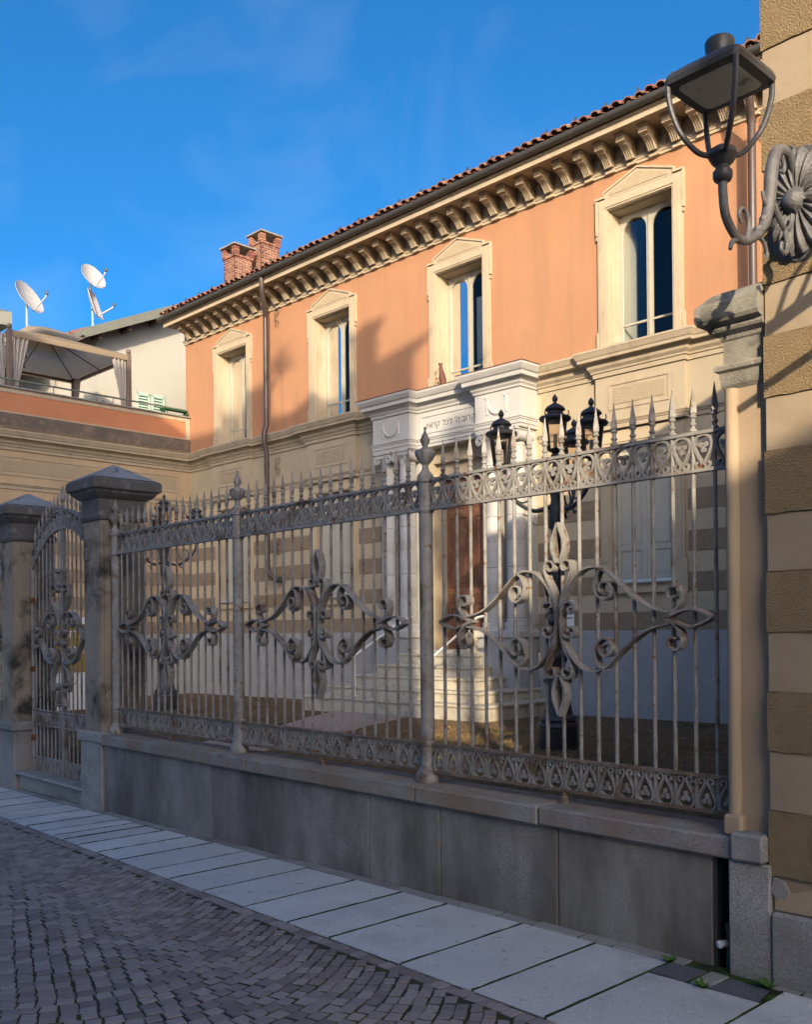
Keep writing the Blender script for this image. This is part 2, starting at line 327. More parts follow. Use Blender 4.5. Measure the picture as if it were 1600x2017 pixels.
# ---------------- ground, road, pavement ----------------
def zst(x): return .066+.0175*x
YF=9.3; PSI=.0338
def ye(x): return -1.071-.0355*max(min(x,5),-10)
def zct(x): return .222+.0085*max(min(x,4),-22)
def plane_ob(name,x0,x1,y0,y1,zf,mat,n=1,label=None,**k):
    m=MB(); m.grid(lambda u,v:(x0+(x1-x0)*u,y0+(y1-y0)*v,zf(x0+(x1-x0)*u)),n,1)
    return m.obj(name,mat,None,**k)
def voromat():
    m=bpy.data.materials.new('far_cobbles'); m.use_nodes=True; nt=m.node_tree; N=nt.nodes; L=nt.links; b=N['Principled BSDF']; b.inputs['Roughness'].default_value=.7
    g=N.new('ShaderNodeNewGeometry'); v=N.new('ShaderNodeTexVoronoi'); v.feature='DISTANCE_TO_EDGE'; v.inputs['Scale'].default_value=12; L.new(g.outputs['Position'],v.inputs['Vector'])
    r=N.new('ShaderNodeValToRGB'); r.color_ramp.elements[0].position=.04; r.color_ramp.elements[0].color=(.02,.025,.012,1); r.color_ramp.elements[1].position=.1; r.color_ramp.elements[1].color=(.13,.11,.115,1)
    L.new(v.outputs['Distance'],r.inputs[0]); L.new(r.outputs[0],b.inputs['Base Color']); return m
ob('ground',MB().grid(lambda u,v:(-300+600*u,-300+600*v,-.6),2,2).mesh('ground',K['soil']),kind='structure')
road=plane_ob('road',-60,60,-9,-.6,lambda x:zst(x)-.03,voromat(),8,kind='structure')
bed=MB().grid(lambda u,v:(-9.6+14.2*u,-4.6+3.72*v,zst(-9.6+14.2*u)-.006),2,1).obj('joint_bed',K['grit'],road)
def build_cobbles():
    meshes=[]
    for i in range(7):
        m=MB(); r=random.Random(i+40); hx,hy=.0325,.0365
        j=lambda a:a*r.uniform(.86,1.06)
        base=[(-j(hx),-j(hy)),(j(hx),-j(hy)),(j(hx),j(hy)),(-j(hx),j(hy))]; c=.0042
        vs=[(x,y,-.05) for x,y in base]+[(x,y,-.0042) for x,y in base]+[(x-math.copysign(c,x),y-math.copysign(c,y),r.uniform(-.0008,.0008)) for x,y in base]
        f=[(8,9,10,11)]
        for a in range(2):
            for k in range(4): f.append((a*4+k,a*4+(k+1)%4,a*4+4+(k+1)%4,a*4+4+k))
        m.add(vs,f); meshes.append(m)
    S=[]
    r=random.Random(11)
    # straight border row against the slabs
    x=-9.4
    while x<4.4:
        S.append((x,ye(x)-.042+r.uniform(-.003,.003),r.uniform(-.05,.05),1.0)); x+=.0715
    W=1.6; sag=.34; nb=3
    for b in range(nb):
        yc=-.99-W/2-W*b
        for k in range(-140,75):
            v=-W/2+.03; off=(k*37%10)/10*.07
            v+=off
            while v<W/2-.01:
                t=2*v/W; x=k*.0765+sag*(1-t*t); sl=-sag*2*t*2/W
                y=yc+v
                if -9.3<x<4.4 and -4.5<y<-.985:
                    S.append((x+r.uniform(-.004,.004),y+ye(x)+.905+r.uniform(-.004,.004),math.atan(-sl)+r.uniform(-.06,.06),1/math.sqrt(1+sl*sl)))
                v+=.0805/math.sqrt(1+sl*sl)*r.uniform(.985,1.03)
    C=Vector((4.2353,-4.1082))
    fx,fy=-.7327,.6806
    def key(s):
        dx,dy=s[0]-C.x,s[1]-C.y; d=dx*fx+dy*fy; rt=dx*fy*1.0-dy*fx
        lat=dx*.6806+dy*.7327
        vis=d>3.5 and abs(lat)<.43*d and d*.4146>1.55
        return (0 if vis else 1,d)
    S.sort(key=key)
    MS=[m.mesh('cobble',K['cobble']) for m in meshes]
    for s in S[:300]:
        o=ob('cobble',MS[r.randrange(7)],road,(s[0],s[1],zst(s[0])+r.uniform(-.0018,.0018)),(r.uniform(-.018,.018),r.uniform(-.018,.018),s[2]),((.0765*s[3]-.0075)/.065,r.uniform(.96,1.04),1))
    V=[];F=[];A=[]
    for s in S[300:]:
        m=meshes[r.randrange(7)]; n=len(V); ca,sa=math.cos(s[2]),math.sin(s[2]); tx,ty=r.uniform(-.018,.018),r.uniform(-.018,.018); z0=zst(s[0])+r.uniform(-.0018,.0018); v=r.random()
        fx_=(.0765*s[3]-.0075)/.065; fy_=r.uniform(.96,1.04)
        for x,y,z in m.V:
            x*=fx_; y*=fy_
            X=x*ca-y*sa;Y=x*sa+y*ca; V.append((s[0]+X,s[1]+Y,z0+z+tx*X+ty*Y)); A.append(v)
        F+=[tuple(i+n for i in f) for f in m.F]
    me=bpy.data.meshes.new('cobbles'); me.from_pydata(V,[],F)
    at=me.attributes.new('rnd','FLOAT','POINT'); at.data.foreach_set('value',A)
    mm=K['cobble'].copy(); nt=mm.node_tree
    oi=[n for n in nt.nodes if n.type=='OBJECT_INFO'][0]; an=nt.nodes.new('ShaderNodeAttribute'); an.attribute_name='rnd'
    for l in list(nt.links):
        if l.from_node==oi: nt.links.new(an.outputs['Fac'],l.to_socket)
    me.materials.append(mm)
    ob('cobbles',me,road,kind='stuff')
build_cobbles()
sidewalk=MB().add([(-14,ye(-14),zst(-14)-.003),(6,ye(6),zst(6)-.003),(6,-.115,zst(6)-.003),(-14,-.115,zst(-14)-.003)],[(0,1,2,3)]).obj('sidewalk',K['moss'],kind='structure')
SJ=[-13.5,-12.9,-12.3,-11.8,-11.3,-10.8,-10.3,-9.9,-9.4,-8.9,-8.4,-7.95,-7.5,-7.0,-6.55,-6.1,-5.6,-5.15,-4.78,-4.36,-3.97,-3.61,-3.36,-3.16,-2.86,-2.49,-2.13,-1.68,-1.36,-.92,-.43,0.0,.38,.94,1.41,1.82,2.36,2.9,3.4,3.9,4.5]
r_=random.Random(3)
for a,b in zip(SJ,SJ[1:]):
    y1=-.235+r_.uniform(-.012,.012); y0=ye((a+b)/2)+r_.uniform(-.004,.004)
    if a==1.82: y1=-.42
    m=MB(); g=.0085
    m.cbox(a+g,b-g,y0,y1,-.12,0,.0025)
    m.V=[(x,y+(ye(x)-ye((a+b)/2) if y<-.6 else 0),z) for x,y,z in m.V]
    o=m.obj('paving_slab',K['slab'],sidewalk); xm=(a+b)/2
    o.location=(0,0,zst(xm)+.0035+r_.uniform(-.0015,.003)); o.rotation_euler=(r_.uniform(-.002,.002),0,0)
    for v in o.data.vertices: v.co.z+=.0175*(v.co.x-xm)
for a in SJ[4:-1]:
    m=MB(); n=16; rr=random.Random(int(a*100)); P=[]
    for k in range(n+1):
        y=ye(a)+.004+(-.238-ye(a))*k/n; P.append((y,a-.0075-rr.uniform(0,.006),a+.0075+rr.uniform(0,.006),rr.uniform(.0025,.006)))
    for (y,x0,x1,h) in P: m.V+=[(x0,y,zst(a)-.004),((x0+x1)/2,y,zst(a)+.0035+h),(x1,y,zst(a)-.004)]
    for k in range(n): m.F+=[(3*k,3*k+1,3*k+4,3*k+3),(3*k+1,3*k+2,3*k+5,3*k+4)]
    m.obj('moss_strip',K['moss'],sidewalk)
x=-9.0
while x<4:
    L=r_.uniform(.16,.42)
    if not(1.80<x+L/2<2.2):
        m=MB(); m.cbox(x+.004,x+L-.004,-.222,-.128,-.1,0,.008); o=m.obj('border_stone',K['granite'],sidewalk); o.location=(0,0,zst(x+L/2)+.001+r_.uniform(-.001,.003))
    x+=L
for (pts) in ([(1.83,-.405),(2.0,-.405),(2.01,-.235),(1.84,-.235)],[(2.11,-.41),(2.34,-.40),(2.31,-.25),(2.13,-.24)]):
    m=MB(); m.prismz(pts,-.1,0); o=m.obj('dark_paving_stone',K['slabdark'],sidewalk); o.location=(0,0,zst(2.05)+.004)
m=MB(); m.cbox(2.02,2.11,-.40,-.215,-.1,0,.006); o=m.obj('border_stone',K['granite'],sidewalk); o.location=(0,0,zst(2.05)+.004)
# courtyard
court=MB().grid(lambda u,v:(-24+30*u,.1+14*v,zct(-24+30*u)),6,1).obj('courtyard',K['soil'],kind='structure')
def court_stuff():
    r=random.Random(5); V=[];F=[];V2=[];F2=[]
    for i in range(9000):
        x=r.uniform(-17,2.2); y=r.uniform(.2,9.0); 
        if r.random()<.35: x=r.uniform(-6,2.2)
        if -9.6<x<-5.6 and abs((x+5.6)*-1.75-y)<.9: 
            if r.random()<.93: continue
        z=zct(x)+.006+r.random()*.012; s=r.uniform(.012,.034); a=r.uniform(0,6.28); tx,ty=r.uniform(-.6,.6),r.uniform(-.6,.6)
        T,G=(V,F) if r.random()<.8 else (V2,F2)
        if T is V2: s*=.6
        n=len(T)
        for px,py in ((-1,-.15),(0,-.5),(1,.1),(0,.45)):
            X=(px*math.cos(a)-py*math.sin(a))*s; Y=(px*math.sin(a)+py*math.cos(a))*s; T.append((x+X,y+Y,z+abs(tx*X+ty*Y)))
        G.append((n,n+1,n+2,n+3))
    for nm,v,f,mt in (('fallen_leaves',V,F,'leaf'),('pale_leaf_litter',V2,F2,'leaf2')):
        me=bpy.data.meshes.new(nm); me.from_pydata(v,[],f); me.materials.append(K[mt])
        ob(nm,me,None,label={'fallen_leaves':'brown fallen leaves scattered over the courtyard soil','pale_leaf_litter':'pale bits of leaf litter scattered over the courtyard soil'}[nm],cat='leaves',kind='stuff')
    V=[];F=[]
    for i in range(14000):
        x=r.gauss(-4.2,1.6); y=r.gauss(4.2,1.7)
        if not(.3<y<7.0 and -8.5<x<2): continue
        if x<-5.6 and abs((x+5.6)*-1.75-y)<.75: continue
        z=zct(x)-.003; h=r.uniform(.02,.075); a=r.uniform(0,6.28); w=.0022; lx,ly=r.uniform(-.8,.8)*h,r.uniform(-.8,.8)*h
        n=len(V); V+=[(x-w*math.cos(a),y-w*math.sin(a),z),(x+w*math.cos(a),y+w*math.sin(a),z),(x+lx,y+ly,z+h)]; F.append((n,n+1,n+2))
    me=bpy.data.meshes.new('dry_grass'); me.from_pydata(V,[],F); me.materials.append(K['drygrass'])
    ob('dry_grass',me,None,label='short dry straw-coloured grass in the courtyard',cat='grass',kind='stuff')
    # moss and grass in pavement joints
    V=[];F=[]
    for i in range(5200):
        if r.random()<.62:
            x=r.choice(SJ)+r.gauss(0,.004); y=r.uniform(ye(x),-.24)
        else:
            x=r.uniform(-8,3.5); y=(-.235 if r.random()<.5 else ye(x)-.002)+r.gauss(0,.006)
        if not -8<x<3.6: continue
        z=zst(x)-.012; h=r.uniform(.008,.022); a=r.uniform(0,6.28); w=.0025
        n=len(V); V+=[(x-w*math.cos(a),y-w*math.sin(a),z),(x+w*math.cos(a),y+w*math.sin(a),z),(x+r.uniform(-.7,.7)*h,y+r.uniform(-.7,.7)*h,z+h)]; F.append((n,n+1,n+2))
    me=bpy.data.meshes.new('joint_moss'); me.from_pydata(V,[],F); me.materials.append(K['weed'])
    ob('joint_moss',me,None,label='fine green moss and grass growing in the pavement joints',cat='moss',kind='stuff')
court_stuff()
def weed(x,y,n,h,label,seed):
    r=random.Random(seed); m=MB()
    for i in range(n):
        a=r.uniform(0,6.28); L=h*r.uniform(.5,1.1); w=.004*h/.06
        p=[]
        for k in range(4):
            t=k/3; p.append((math.cos(a)*L*.7*t,math.sin(a)*L*.7*t,L*(t-.45*t*t)))
        dx,dy=-math.sin(a)*w,math.cos(a)*w
        vs=[]
        for k,q in enumerate(p):
            s=(1,1.2,.9,.1)[k]; vs+=[(q[0]-dx*s,q[1]-dy*s,q[2]),(q[0]+dx*s,q[1]+dy*s,q[2])]
        m.add(vs,[(0,1,3,2),(2,3,5,4),(4,5,7,6)])
    m.obj('weed',K['weed'],None,loc=(x,y,zst(x)-.01),label=label,cat='weed',group='weeds in the pavement joints')
weed(1.82,-.23,34,.07,'low spreading weed left of the dark paving stones by the wall',1)
weed(2.10,-.42,40,.075,'bushy weed between the two dark paving stones',2)
weed(2.30,-.24,26,.085,'tall thin weed at the foot of the granite pier',3)
weed(2.36,-.36,22,.05,'small weed at the corner of the right dark paving stone',4)
weed(.38,-.24,18,.03,'tiny weed at the end of a slab joint by the wall',5)
weed(-.43,-.25,18,.03,'tiny weed sprouting by the wall near the middle post',6)
# path to the steps
pa=[((-9.75,7.15),(-7.75,7.15)),((-8.95,5.9),(-7.15,5.85)),((-8.0,4.5),(-6.45,4.5)),((-7.1,2.9),(-5.65,2.9)),((-6.1,1.2),(-4.8,1.2)),((-5.9,.35),(-4.6,.35))]
path=MB().add([(-9.7,7.1,zct(-9)+.01),(-7.8,7.1,zct(-9)+.01),(-4.7,.4,zct(-5)+.012),(-5.8,.4,zct(-5)+.012)],[(0,3,2,1)]).obj('path',K['moss'],kind='structure')
for (a0,a1),(b0,b1) in zip(pa,pa[1:]):
    m=MB(); g=.012
    m.prismz([(b0[0]+g,b0[1]+g),(b1[0]-g,b1[1]+g),(a1[0]-g,a1[1]-g),(a0[0]+g,a0[1]-g)],zct(a0[0])-.05,zct(a0[0])+.03); m.obj('path_slab',K['pathstone'],path)

# ---------------- fence wall ----------------
fw=thing('fence_wall','low granite wall with coping below the iron fence right of the gate','wall',(-1,0,0))
PX=[-4.178,-3.26,-2.30,-1.36,-.41,.23,1.10,1.985]
def child(m,name,mat,parent,**k):
    lx,ly,lz=parent.location; m.V=[(x-lx,y-ly,z-lz) for x,y,z in m.V]; return m.obj(name,mat,parent,**k)
for a,b in zip(PX,PX[1:]):
    d=r_.uniform(-.003,.003); m=MB(); m.cbox(a+.003,b-.003,-.13+d,.06,-.15,.603,.006); child(m,'stone_panel',K['wallpanel'],fw)
CX=[-4.158,-2.31,-2.04,-1.77,.057,1.0,2.105]
for a,b in zip(CX,CX[1:]):
    d=r_.uniform(-.004,.004); m=MB(); m.cbox(a+.004,b-.004,-.172+d,.17,.604+d,.702,.010); child(m,'coping_block',K['coping'],fw)
m=MB(); m.box(-4.09,1.97,.06,.16,-.1,.6); child(m,'backing',K['wallpanel'],fw)
fw2=thing('fence_wall','low granite wall with coping left of the gate','wall',(-8,0,-.08))
for a,b in ((-9.2,-8.2),(-8.2,-7.4),(-7.4,-6.72)):
    m=MB(); m.cbox(a+.003,b-.003,-.13,.06,-.2,.603,.006); child(m,'stone_panel',K['wallpanel'],fw2)
    m=MB(); m.cbox(a+.004,b-.004,-.172,.17,.604,.702,.010); child(m,'coping_block',K['granite'],fw2)

# ---------------- iron fence ----------------
def mirror(p): return [(-x,z) for x,z in p]
def ornament_mesh():
    m=MB(); h=.162
    p=spline([(0,.158),(.026,.152),(.044,.128),(.043,.098),(.029,.064),(.012,.036),(.007,.02),(.013,.006),(.027,.004),(.037,.014),(.035,.027),(.025,.027)],3)
    for q in (p,mirror(p)): m.strip(q,.0115,-.012,.012)
    for cx,cz in ((-.0145,.112),(.0145,.112),(0,.086)):
        m.prism([(cx+.0125*math.cos(a*math.pi/3.5),cz+.0125*math.sin(a*math.pi/3.5)) for a in range(7)],-.008,.008)
    m.prism([(-.018,.1),(0,.093),(.018,.1),(0,.106)],-.007,.007)
    return m
ORN=ornament_mesh(); ORN_T=ORN.mesh('ornament',K['iron'])
ob_=MB(); ob_.V=[(x,y,.162-z) for x,y,z in ORN.V]; ob_.F=[f[::-1] for f in ORN.F]; ORN_B=ob_.mesh('ornament',K['iron'])
BAR=MB().lathe([(.0105,.772),(.0105,2.555)],8).mesh('bar',K['iron'],True)
sp=MB().lathe([(.017,0),(.020,.006),(.018,.014),(.011,.02),(.0105,.028),(.0165,.034),(.0165,.041),(.0105,.047),(.0105,.064),(.0175,.07),(.0185,.077),(.013,.083)],8)
sp.lathe([(.014,.082),(.021,.094),(.019,.12),(.010,.168),(.0012,.224)],4,rot=0)
SPIKE=sp.mesh('spike',K['iron'])
POST=MB().lathe([(.072,.700),(.074,.705),(.074,.752),(.066,.762),(.058,.775),(.048,.785),(.045,.80),(.0445,.92),(.052,.928),(.054,.940),(.052,.952),(.043,.958),(.043,2.352),(.050,2.358),(.052,2.37),(.050,2.382),(.043,2.388),(.043,2.535),(.053,2.545),(.053,2.562),(.04,2.566)],16).mesh('shaft',K['iron'],True)
fp=[(.05,0),(.052,.012),(.046,.03),(.026,.052),(.02,.07),(.019,.088),(.028,.096),(.034,.104),(.046,.122),(.06,.150),(.062,.166),(.052,.182),(.026,.190),(.018,.2),(.018,.21),(.03,.232),(.031,.242),(.022,.262),(.010,.288),(.005,.305),(.0085,.311),(.0085,.319),(.002,.325)]
fm=MB().lathe(fp,20)
fm.V=[((x*(1+.07*(1 if k%2 else -1)),y*(1+.07*(1 if k%2 else -1)),z) if .11<z<.185 else (x,y,z)) for k,(x,y,z) in enumerate(fm.V)]
FIN=fm.mesh('finial',K['iron'],30)
FOOT=MB().lathe([(.024,.70),(.024,.735),(.017,.742),(.017,.768)],10).mesh('foot',K['ironrust'],True)
def scroll_strokes():
    S=[]
    D=(-.052,.008)
    def add(p,t=.010,both=True,vm=False,d=D):
        P=[p]+([mirror(p)] if both else [])
        if vm: P+=[[(x,-z) for x,z in q] for q in list(P)]
        for q in P: S.append((q,t,d))
    leaf=spline([(0.0,.50),(.018,.455),(.036,.41),(.038,.36),(.022,.31),(.008,.285)],4); add(leaf,.010)
    add([(x,-z-.03) for x,z in leaf],.012)
    top=spline([(.008,-.02),(.014,.05),(.035,.13),(.070,.195),(.088,.25),(.078,.290),(.052,.298)],5)+arc(.052,.264,.034,.014,85,340,12); add(top,.0085)
    low=[(x,-z-.03) for x,z in top]; add(low,.0085)
    main=spline([(.010,.0),(.022,.07),(.075,.165),(.150,.235),(.235,.252),(.305,.225),(.375,.165),(.46,.095),(.56,.035),(.67,.012)],5); add(main,.009)
    add([(x,-z-.035) for x,z in main],.009)
    c=spline([(.235,.246),(.195,.215),(.178,.16),(.192,.11),(.23,.082)],5)+arc(.236,.136,.056,.02,-90,250,16)
    c=[(x+.055,z) for x,z in c]; add(c,.008); add([(x,-z-.035) for x,z in c],.008)
    e=spline([(.66,-.018),(.71,.0),(.76,.045),(.772,.09),(.755,.128),(.72,.135)],5)+arc(.724,.098,.038,.016,85,320,12)
    e=[(x-.035,z) for x,z in e]; add(e,.010); add([(x,-z-.036) for x,z in e],.010)
    tip=spline([(.66,-.012),(.74,.018),(.80,.022),(.86,.0),(.893,-.018)],4); add(tip,.010); add([(x,-z-.036) for x,z in tip],.010)
    s=spline([(.012,-.02),(.020,.04),(.05,.075),(.085,.072)],5)+arc(.080,.042,.032,.013,75,-200,12); add(s,.010); add([(x,-z-.035) for x,z in s],.010)
    return S
SCR=[MB().strip(q,t,d[0],d[1]).mesh('scroll',K['iron']) for q,t,d in scroll_strokes()]
def fence_panel(x0,label,z0=0,skip=0):
    t=thing('iron_fence_panel',label,'fence panel',(x0,0,z0),0,'iron fence panels')
    m=MB()
    for za,zb in ((2.546,2.562),(2.368,2.384),(.928,.944),(.764,.780)):
        mm=MB(); mm.box(.045,2.055,-.018,.018,za,zb); mm.obj('rail',K['ironrust'] if zb<1 else K['iron'],t)
    for i in range(17):
        x=.155+.1119*i
        b=ob('bar',BAR,t,(x,0,0)); ob('spike',SPIKE,b,(0,0,2.562),R.choice((0,0,.08,-.06)))
    xs=[.155+.1119*i for i in range(17)]
    cs=[.100]+[(a+b)/2 for a,b in zip(xs,xs[1:])]+[2.0]
    for c in cs:
        ob('ornament',ORN_T,t,(c,0,2.384)); ob('ornament',ORN_B,t,(c,0,.780-.014))
    for s in SCR: ob('scroll',s,t,(1.05,0,1.70))
    ob('foot',FOOT,t,(1.05,0,0))
    return t
fence_panel(0,'wrought iron fence panel nearest the right building, partly sunlit')
fence_panel(-2.1,'shaded wrought iron fence panel in the middle, between two iron posts')
fence_panel(-4.2,'wrought iron fence panel next to the stone gate pillar')
fence_panel(-8.8,'sliver of iron fence panel left of the left gate pillar',-.08)
def fence_post(x,label,z0=0):
    t=thing('fence_post',label,'fence post',(x,0,z0),0,'iron fence posts')
    ob('shaft',POST,t); ob('finial',FIN,t,(0,0,2.562)); return t
fence_post(0,'iron fence post with urn finial in front of the portal')
fence_post(-2.1,'rust-streaked iron fence post second from the gate pillar')
fence_post(-4.17,'iron fence post with urn finial against the gate pillar')
fence_post(2.1,'iron fence post half hidden behind the right pier')

# ---------------- gate pillars ----------------
def gate_pillar(cx,label,z0,swap=1):
    t=thing('gate_pillar',label,'pillar',(cx,.10,z0),0,'stone gate pillars')
    sq=lambda hx,hy:[(-hx,-hy),(hx,-hy),(hx,hy),(-hx,hy)]
    m=MB(); m.cbox(-.225,.225,-.255,.255,-.15,.615,.012); m.obj('granite_base',K['granite'],t)
    m=MB(); m.cbox(-.245,.245,-.275,.275,.616,.712,.014); m.obj('base_block',K['granite'],t)
    m=MB(); m.box(-.17,.17,-.225,.225,.712,2.70); m.box(-.145,.145,-.236,.236,.80,2.62); m.box(-.181,.181,-.19,.19,.80,2.62); m.obj('shaft',K['pillar'],t)
    m=MB(); m.sweep([(0,2.69),(.02,2.70),(.03,2.73),(.02,2.75),(.02,2.76),(0,2.77)],sq(.17,.225),True); m.obj('necking',K['pillarcap'],t)
    m=MB(); m.box(-.185,.185,-.24,.24,2.76,2.90); m.sweep([(0,2.89),(.03,2.91),(.07,2.945),(.08,2.97),(.105,2.975),(.11,2.985),(.11,3.055),(.095,3.075),(.0,3.09)],sq(.185,.24),True); m.box(-.185,.185,-.24,.24,2.9,3.085); m.obj('cap',K['pillarcap'],t)
    m=MB(); m.add([(-.27,-.325,3.082),(.27,-.325,3.082),(.27,.325,3.082),(-.27,.325,3.082),(0,0,3.25)],[(0,1,4),(1,2,4),(2,3,4),(3,0,4)]); m.obj('pyramid',K['pyr'],t)
    return t
gate_pillar(-4.40,'weathered stone gate pillar with pyramid cap between gate and fence',0)
gate_pillar(-6.52,'weathered stone gate pillar with pyramid cap at the left picture edge',-.04)
t=thing('doorbell','small metal doorbell plate on the gate pillar','doorbell',(-4.46,-.155,2.40))
MB().cbox(-.035,.035,-.015,.03,-.075,.045,.006).obj('plate',K['lampgrey'],t)
MB().lathe([(.010,0),(.010,.008)],8).obj('button',K['rust'],t,loc=(0,-.014,-.01),rot=(rad(90),0,0))
# gate step
t=thing('gate_step','stone step with rounded nosing below the iron gate','step',(-5.45,0,-.05))
m=MB(); m.box(-.86,.86,-.10,.25,-.1,.16); m.obj('riser',K['granite'],t)
m=MB(); m.cbox(-.88,.88,-.16,.25,.162,.20,.016); m.obj('tread',K['granite'],t)
# ---------------- gate ----------------
def gate_leaf(sgn,label):
    t=thing('iron_gate_leaf',label,'gate',(-5.46,.05,-.03),0,'iron gate leaves')
    w=.80; 
    def top(x): return 2.95-.40*(x/w)**2   # x from the meeting stile
    s=lambda x:sgn*x
    def part(m,n,mat='iron',**k): return m.obj(n,K[mat],t,**k)
    part(MB().box(*sorted((s(0.004),s(.03))),-.02,.02,.12,top(0)),'meeting_stile')
    part(MB().lathe([(.022,.12),(.022,top(w)-.12)],8,(s(w),0,0)),'hinge_post')
    for a in (.5,1.25,2.0): part(MB().lathe([(.032,a),(.034,a+.03),(.032,a+.06)],8,(s(w),0,0)),'hinge','rust')
    for z in (.835,.675,.325,.125): part(MB().box(*sorted((s(.02),s(w))),-.014,.014,z,z+.014),'rail')
    up=[(s(w*i/12),top(w*i/12)) for i in range(13)]; lo=[(x,z-.19) for x,z in up]
    for q in (up,lo): part(MB().strip(q,.016,-.018,.018),'arched_rail')
    n=7
    for i in range(1,n+1):
        x=.02+(w-.05)*i/(n+.5); zt=top(x)
        b=part(MB().lathe([(.0095,.13),(.0095,zt)],8,(s(x),0,0)),'bar'); ob('spike',SPIKE,b,(s(x),0,zt+.004),0,.9)
    for i in range(n+1):
        x=.02+(w-.05)*(i+.5)/(n+.5)
        ob('ornament',ORN_T,t,(s(x),0,top(x)-.18),scale=(.9,1,1)); ob('ornament',ORN_B,t,(s(x),0,.69-.014),scale=(.9,1,.9)); ob('ornament',ORN_B,t,(s(x),0,.145),scale=(.9,1,1.1))
    def S(p,tk=.011): part(MB().strip([(s(min(x*1.5,.74)),1.62+(z-1.60)*1.1) for x,z in p],tk,-.055,.005),'scroll')
    cz=1.60
    for vm in (1,-1):
        f=lambda P:[(x,cz+vm*z) for x,z in P]
        S(f(spline([(.02,.10),(.05,.22),(.12,.33),(.15,.42),(.13,.49),(.08,.50)],5)+arc(.082,.455,.045,.015,85,330,10)))
        S(f(spline([(.02,.12),(.06,.22),(.15,.24),(.24,.20),(.30,.10),(.36,.02),(.42,.0)],5)))
        S(f(spline([(.15,.235),(.12,.19),(.12,.14),(.16,.10)],4)+arc(.165,.14,.04,.015,-90,230,12)))
        S(f(spline([(.40,.0),(.44,.03),(.45,.075),(.42,.10)],4)+arc(.42,.08,.02,.01,90,300,8)))
        S(f(spline([(.02,.0),(.03,.05),(.07,.07)],4)+arc(.07,.05,.02,.01,85,-180,8)))
        S(f(spline([(.03,.5),(.05,.58),(.07,.63)],4)+arc(.05,.63,.02,.008,0,260,8)))
    ob('spike',SPIKE,t,(s(.017),0,top(0)),0,1.15)
gate_leaf(-1,'left leaf of the arched iron gate'); gate_leaf(1,'right leaf of the arched iron gate beside the stone pillar')
# ---------------- right building and pier ----------------
YB=-.15
rb=thing('corner_building','tall ochre building with rough and smooth render bands at the right edge','building',(5,3,.1))
def rbp(m,n,mat,**k): return child(m,n,K[mat],rb,**k)
BX0,BX1,BY1,BZ=2.27,12.0,10.5,7.35
m=MB(); m.box(BX0+.004,BX1,YB+.012,BY1,-.1,BZ); rbp(m,'wall','smoothband')
edges=[(7.1,7.35),(6.6,6.85),(6.1,6.35),(5.6,5.86),(5.1,5.36),(4.61,4.87),(4.12,4.37),(3.60,3.87),(3.11,3.36),(2.621,2.884),(2.121,2.391),(1.614,1.871),(1.1,1.353),(.568,.843)]
prev=None
lo=.568
zz=sorted(edges)
for a,b in zz:
    rr=random.Random(int(a*1000)); pts=[BX0-.004+.035*k for k in range(40)]+[BX1]
    lo_=[(x,a+rr.uniform(-.004,.004)) for x in pts]; hi_=[(x,b+rr.uniform(-.004,.004)) for x in pts]
    m=MB(); m.prism(lo_+hi_[::-1],YB-.007,YB+.02); rbp(m,'rough_band','roughband')
for (a0,b0),(a1,b1) in zip(zz,zz[1:]):
    m=MB(); m.cbox(BX0-.001,BX1,YB+.001,YB+.02,b0+.001,a1-.001,.003); rbp(m,'smooth_band','smoothband')
m=MB(); m.cbox(2.285,3.5,YB-.035,YB+.05,-.1,.415,.01); rbp(m,'granite_plinth','granite')
m=MB(); m.cbox(3.505,5.0,YB-.035,YB+.05,-.1,.415,.01); rbp(m,'granite_plinth','granite')
# broken render above the plinth
m=MB(); m.prism([(2.29,.42),(2.62,.43),(3.4,.44),(3.4,.53),(2.5,.55),(2.36,.50),(2.29,.545)],YB-.004,YB+.02); rbp(m,'patched_render','pier')
m=MB(); m.prism([(2.275,.50),(2.30,.47),(2.335,.475),(2.35,.51),(2.33,.545),(2.29,.56)],YB-.012,YB+.03); rbp(m,'broken_corner','granite')
# roof with eaves
m=MB(); m.box(BX0-.22,BX1,YB-.3,BY1,BZ,BZ+.16); rbp(m,'eaves','beige')
m=MB(); m.add([(BX0-.3,YB-.4,BZ+.16),(BX1,YB-.4,BZ+.16),(BX1,BY1,BZ+.16),(BX0-.3,BY1,BZ+.16),(BX0+2.5,YB+3.5,BZ+1.1),(BX1,YB+3.5,BZ+1.1),(BX1,BY1-3,BZ+1.1),(BX0+2.5,BY1-3,BZ+1.1)],[(0,1,5,4),(3,0,4,7),(2,3,7,6),(4,5,6,7),(0,3,2,1)]); rbp(m,'roof','tile')
# pier joining fence and building
pr=thing('fence_pier','ochre rendered pier with grey stone cap between fence and right building','pier',(2.15,0,.1))
def prp(m,n,mat,**k): return child(m,n,K[mat],pr,**k)
m=MB(); m.box(2.055,2.266,-.105,.33,.705,2.80); prp(m,'shaft','pier')
m=MB(); m.lathe([(.031,.80),(.031,2.70)],12,(2.090,-.106,0)); prp(m,'half_round','pier',smooth=True)
m=MB(); m.cbox(2.048,2.14,-.150,-.02,.705,.80,.012); prp(m,'plinth_block','pier')
m=MB(); m.cbox(2.108,2.262,-.205,.2,.612,.735,.012); prp(m,'coping_block','granite')
m=MB(); m.cbox(2.085,2.278,-.175,.25,-.1,.608,.008); prp(m,'granite_base','granite')
cp=[(2.055,.33),(2.055,-.105),(2.262,-.105)]
m=MB(); m.sweep([(0,2.70),(.012,2.72),(.018,2.775),(.034,2.785),(.036,2.80),(.030,2.81),(0,2.815)],cp); prp(m,'necking','piercap')
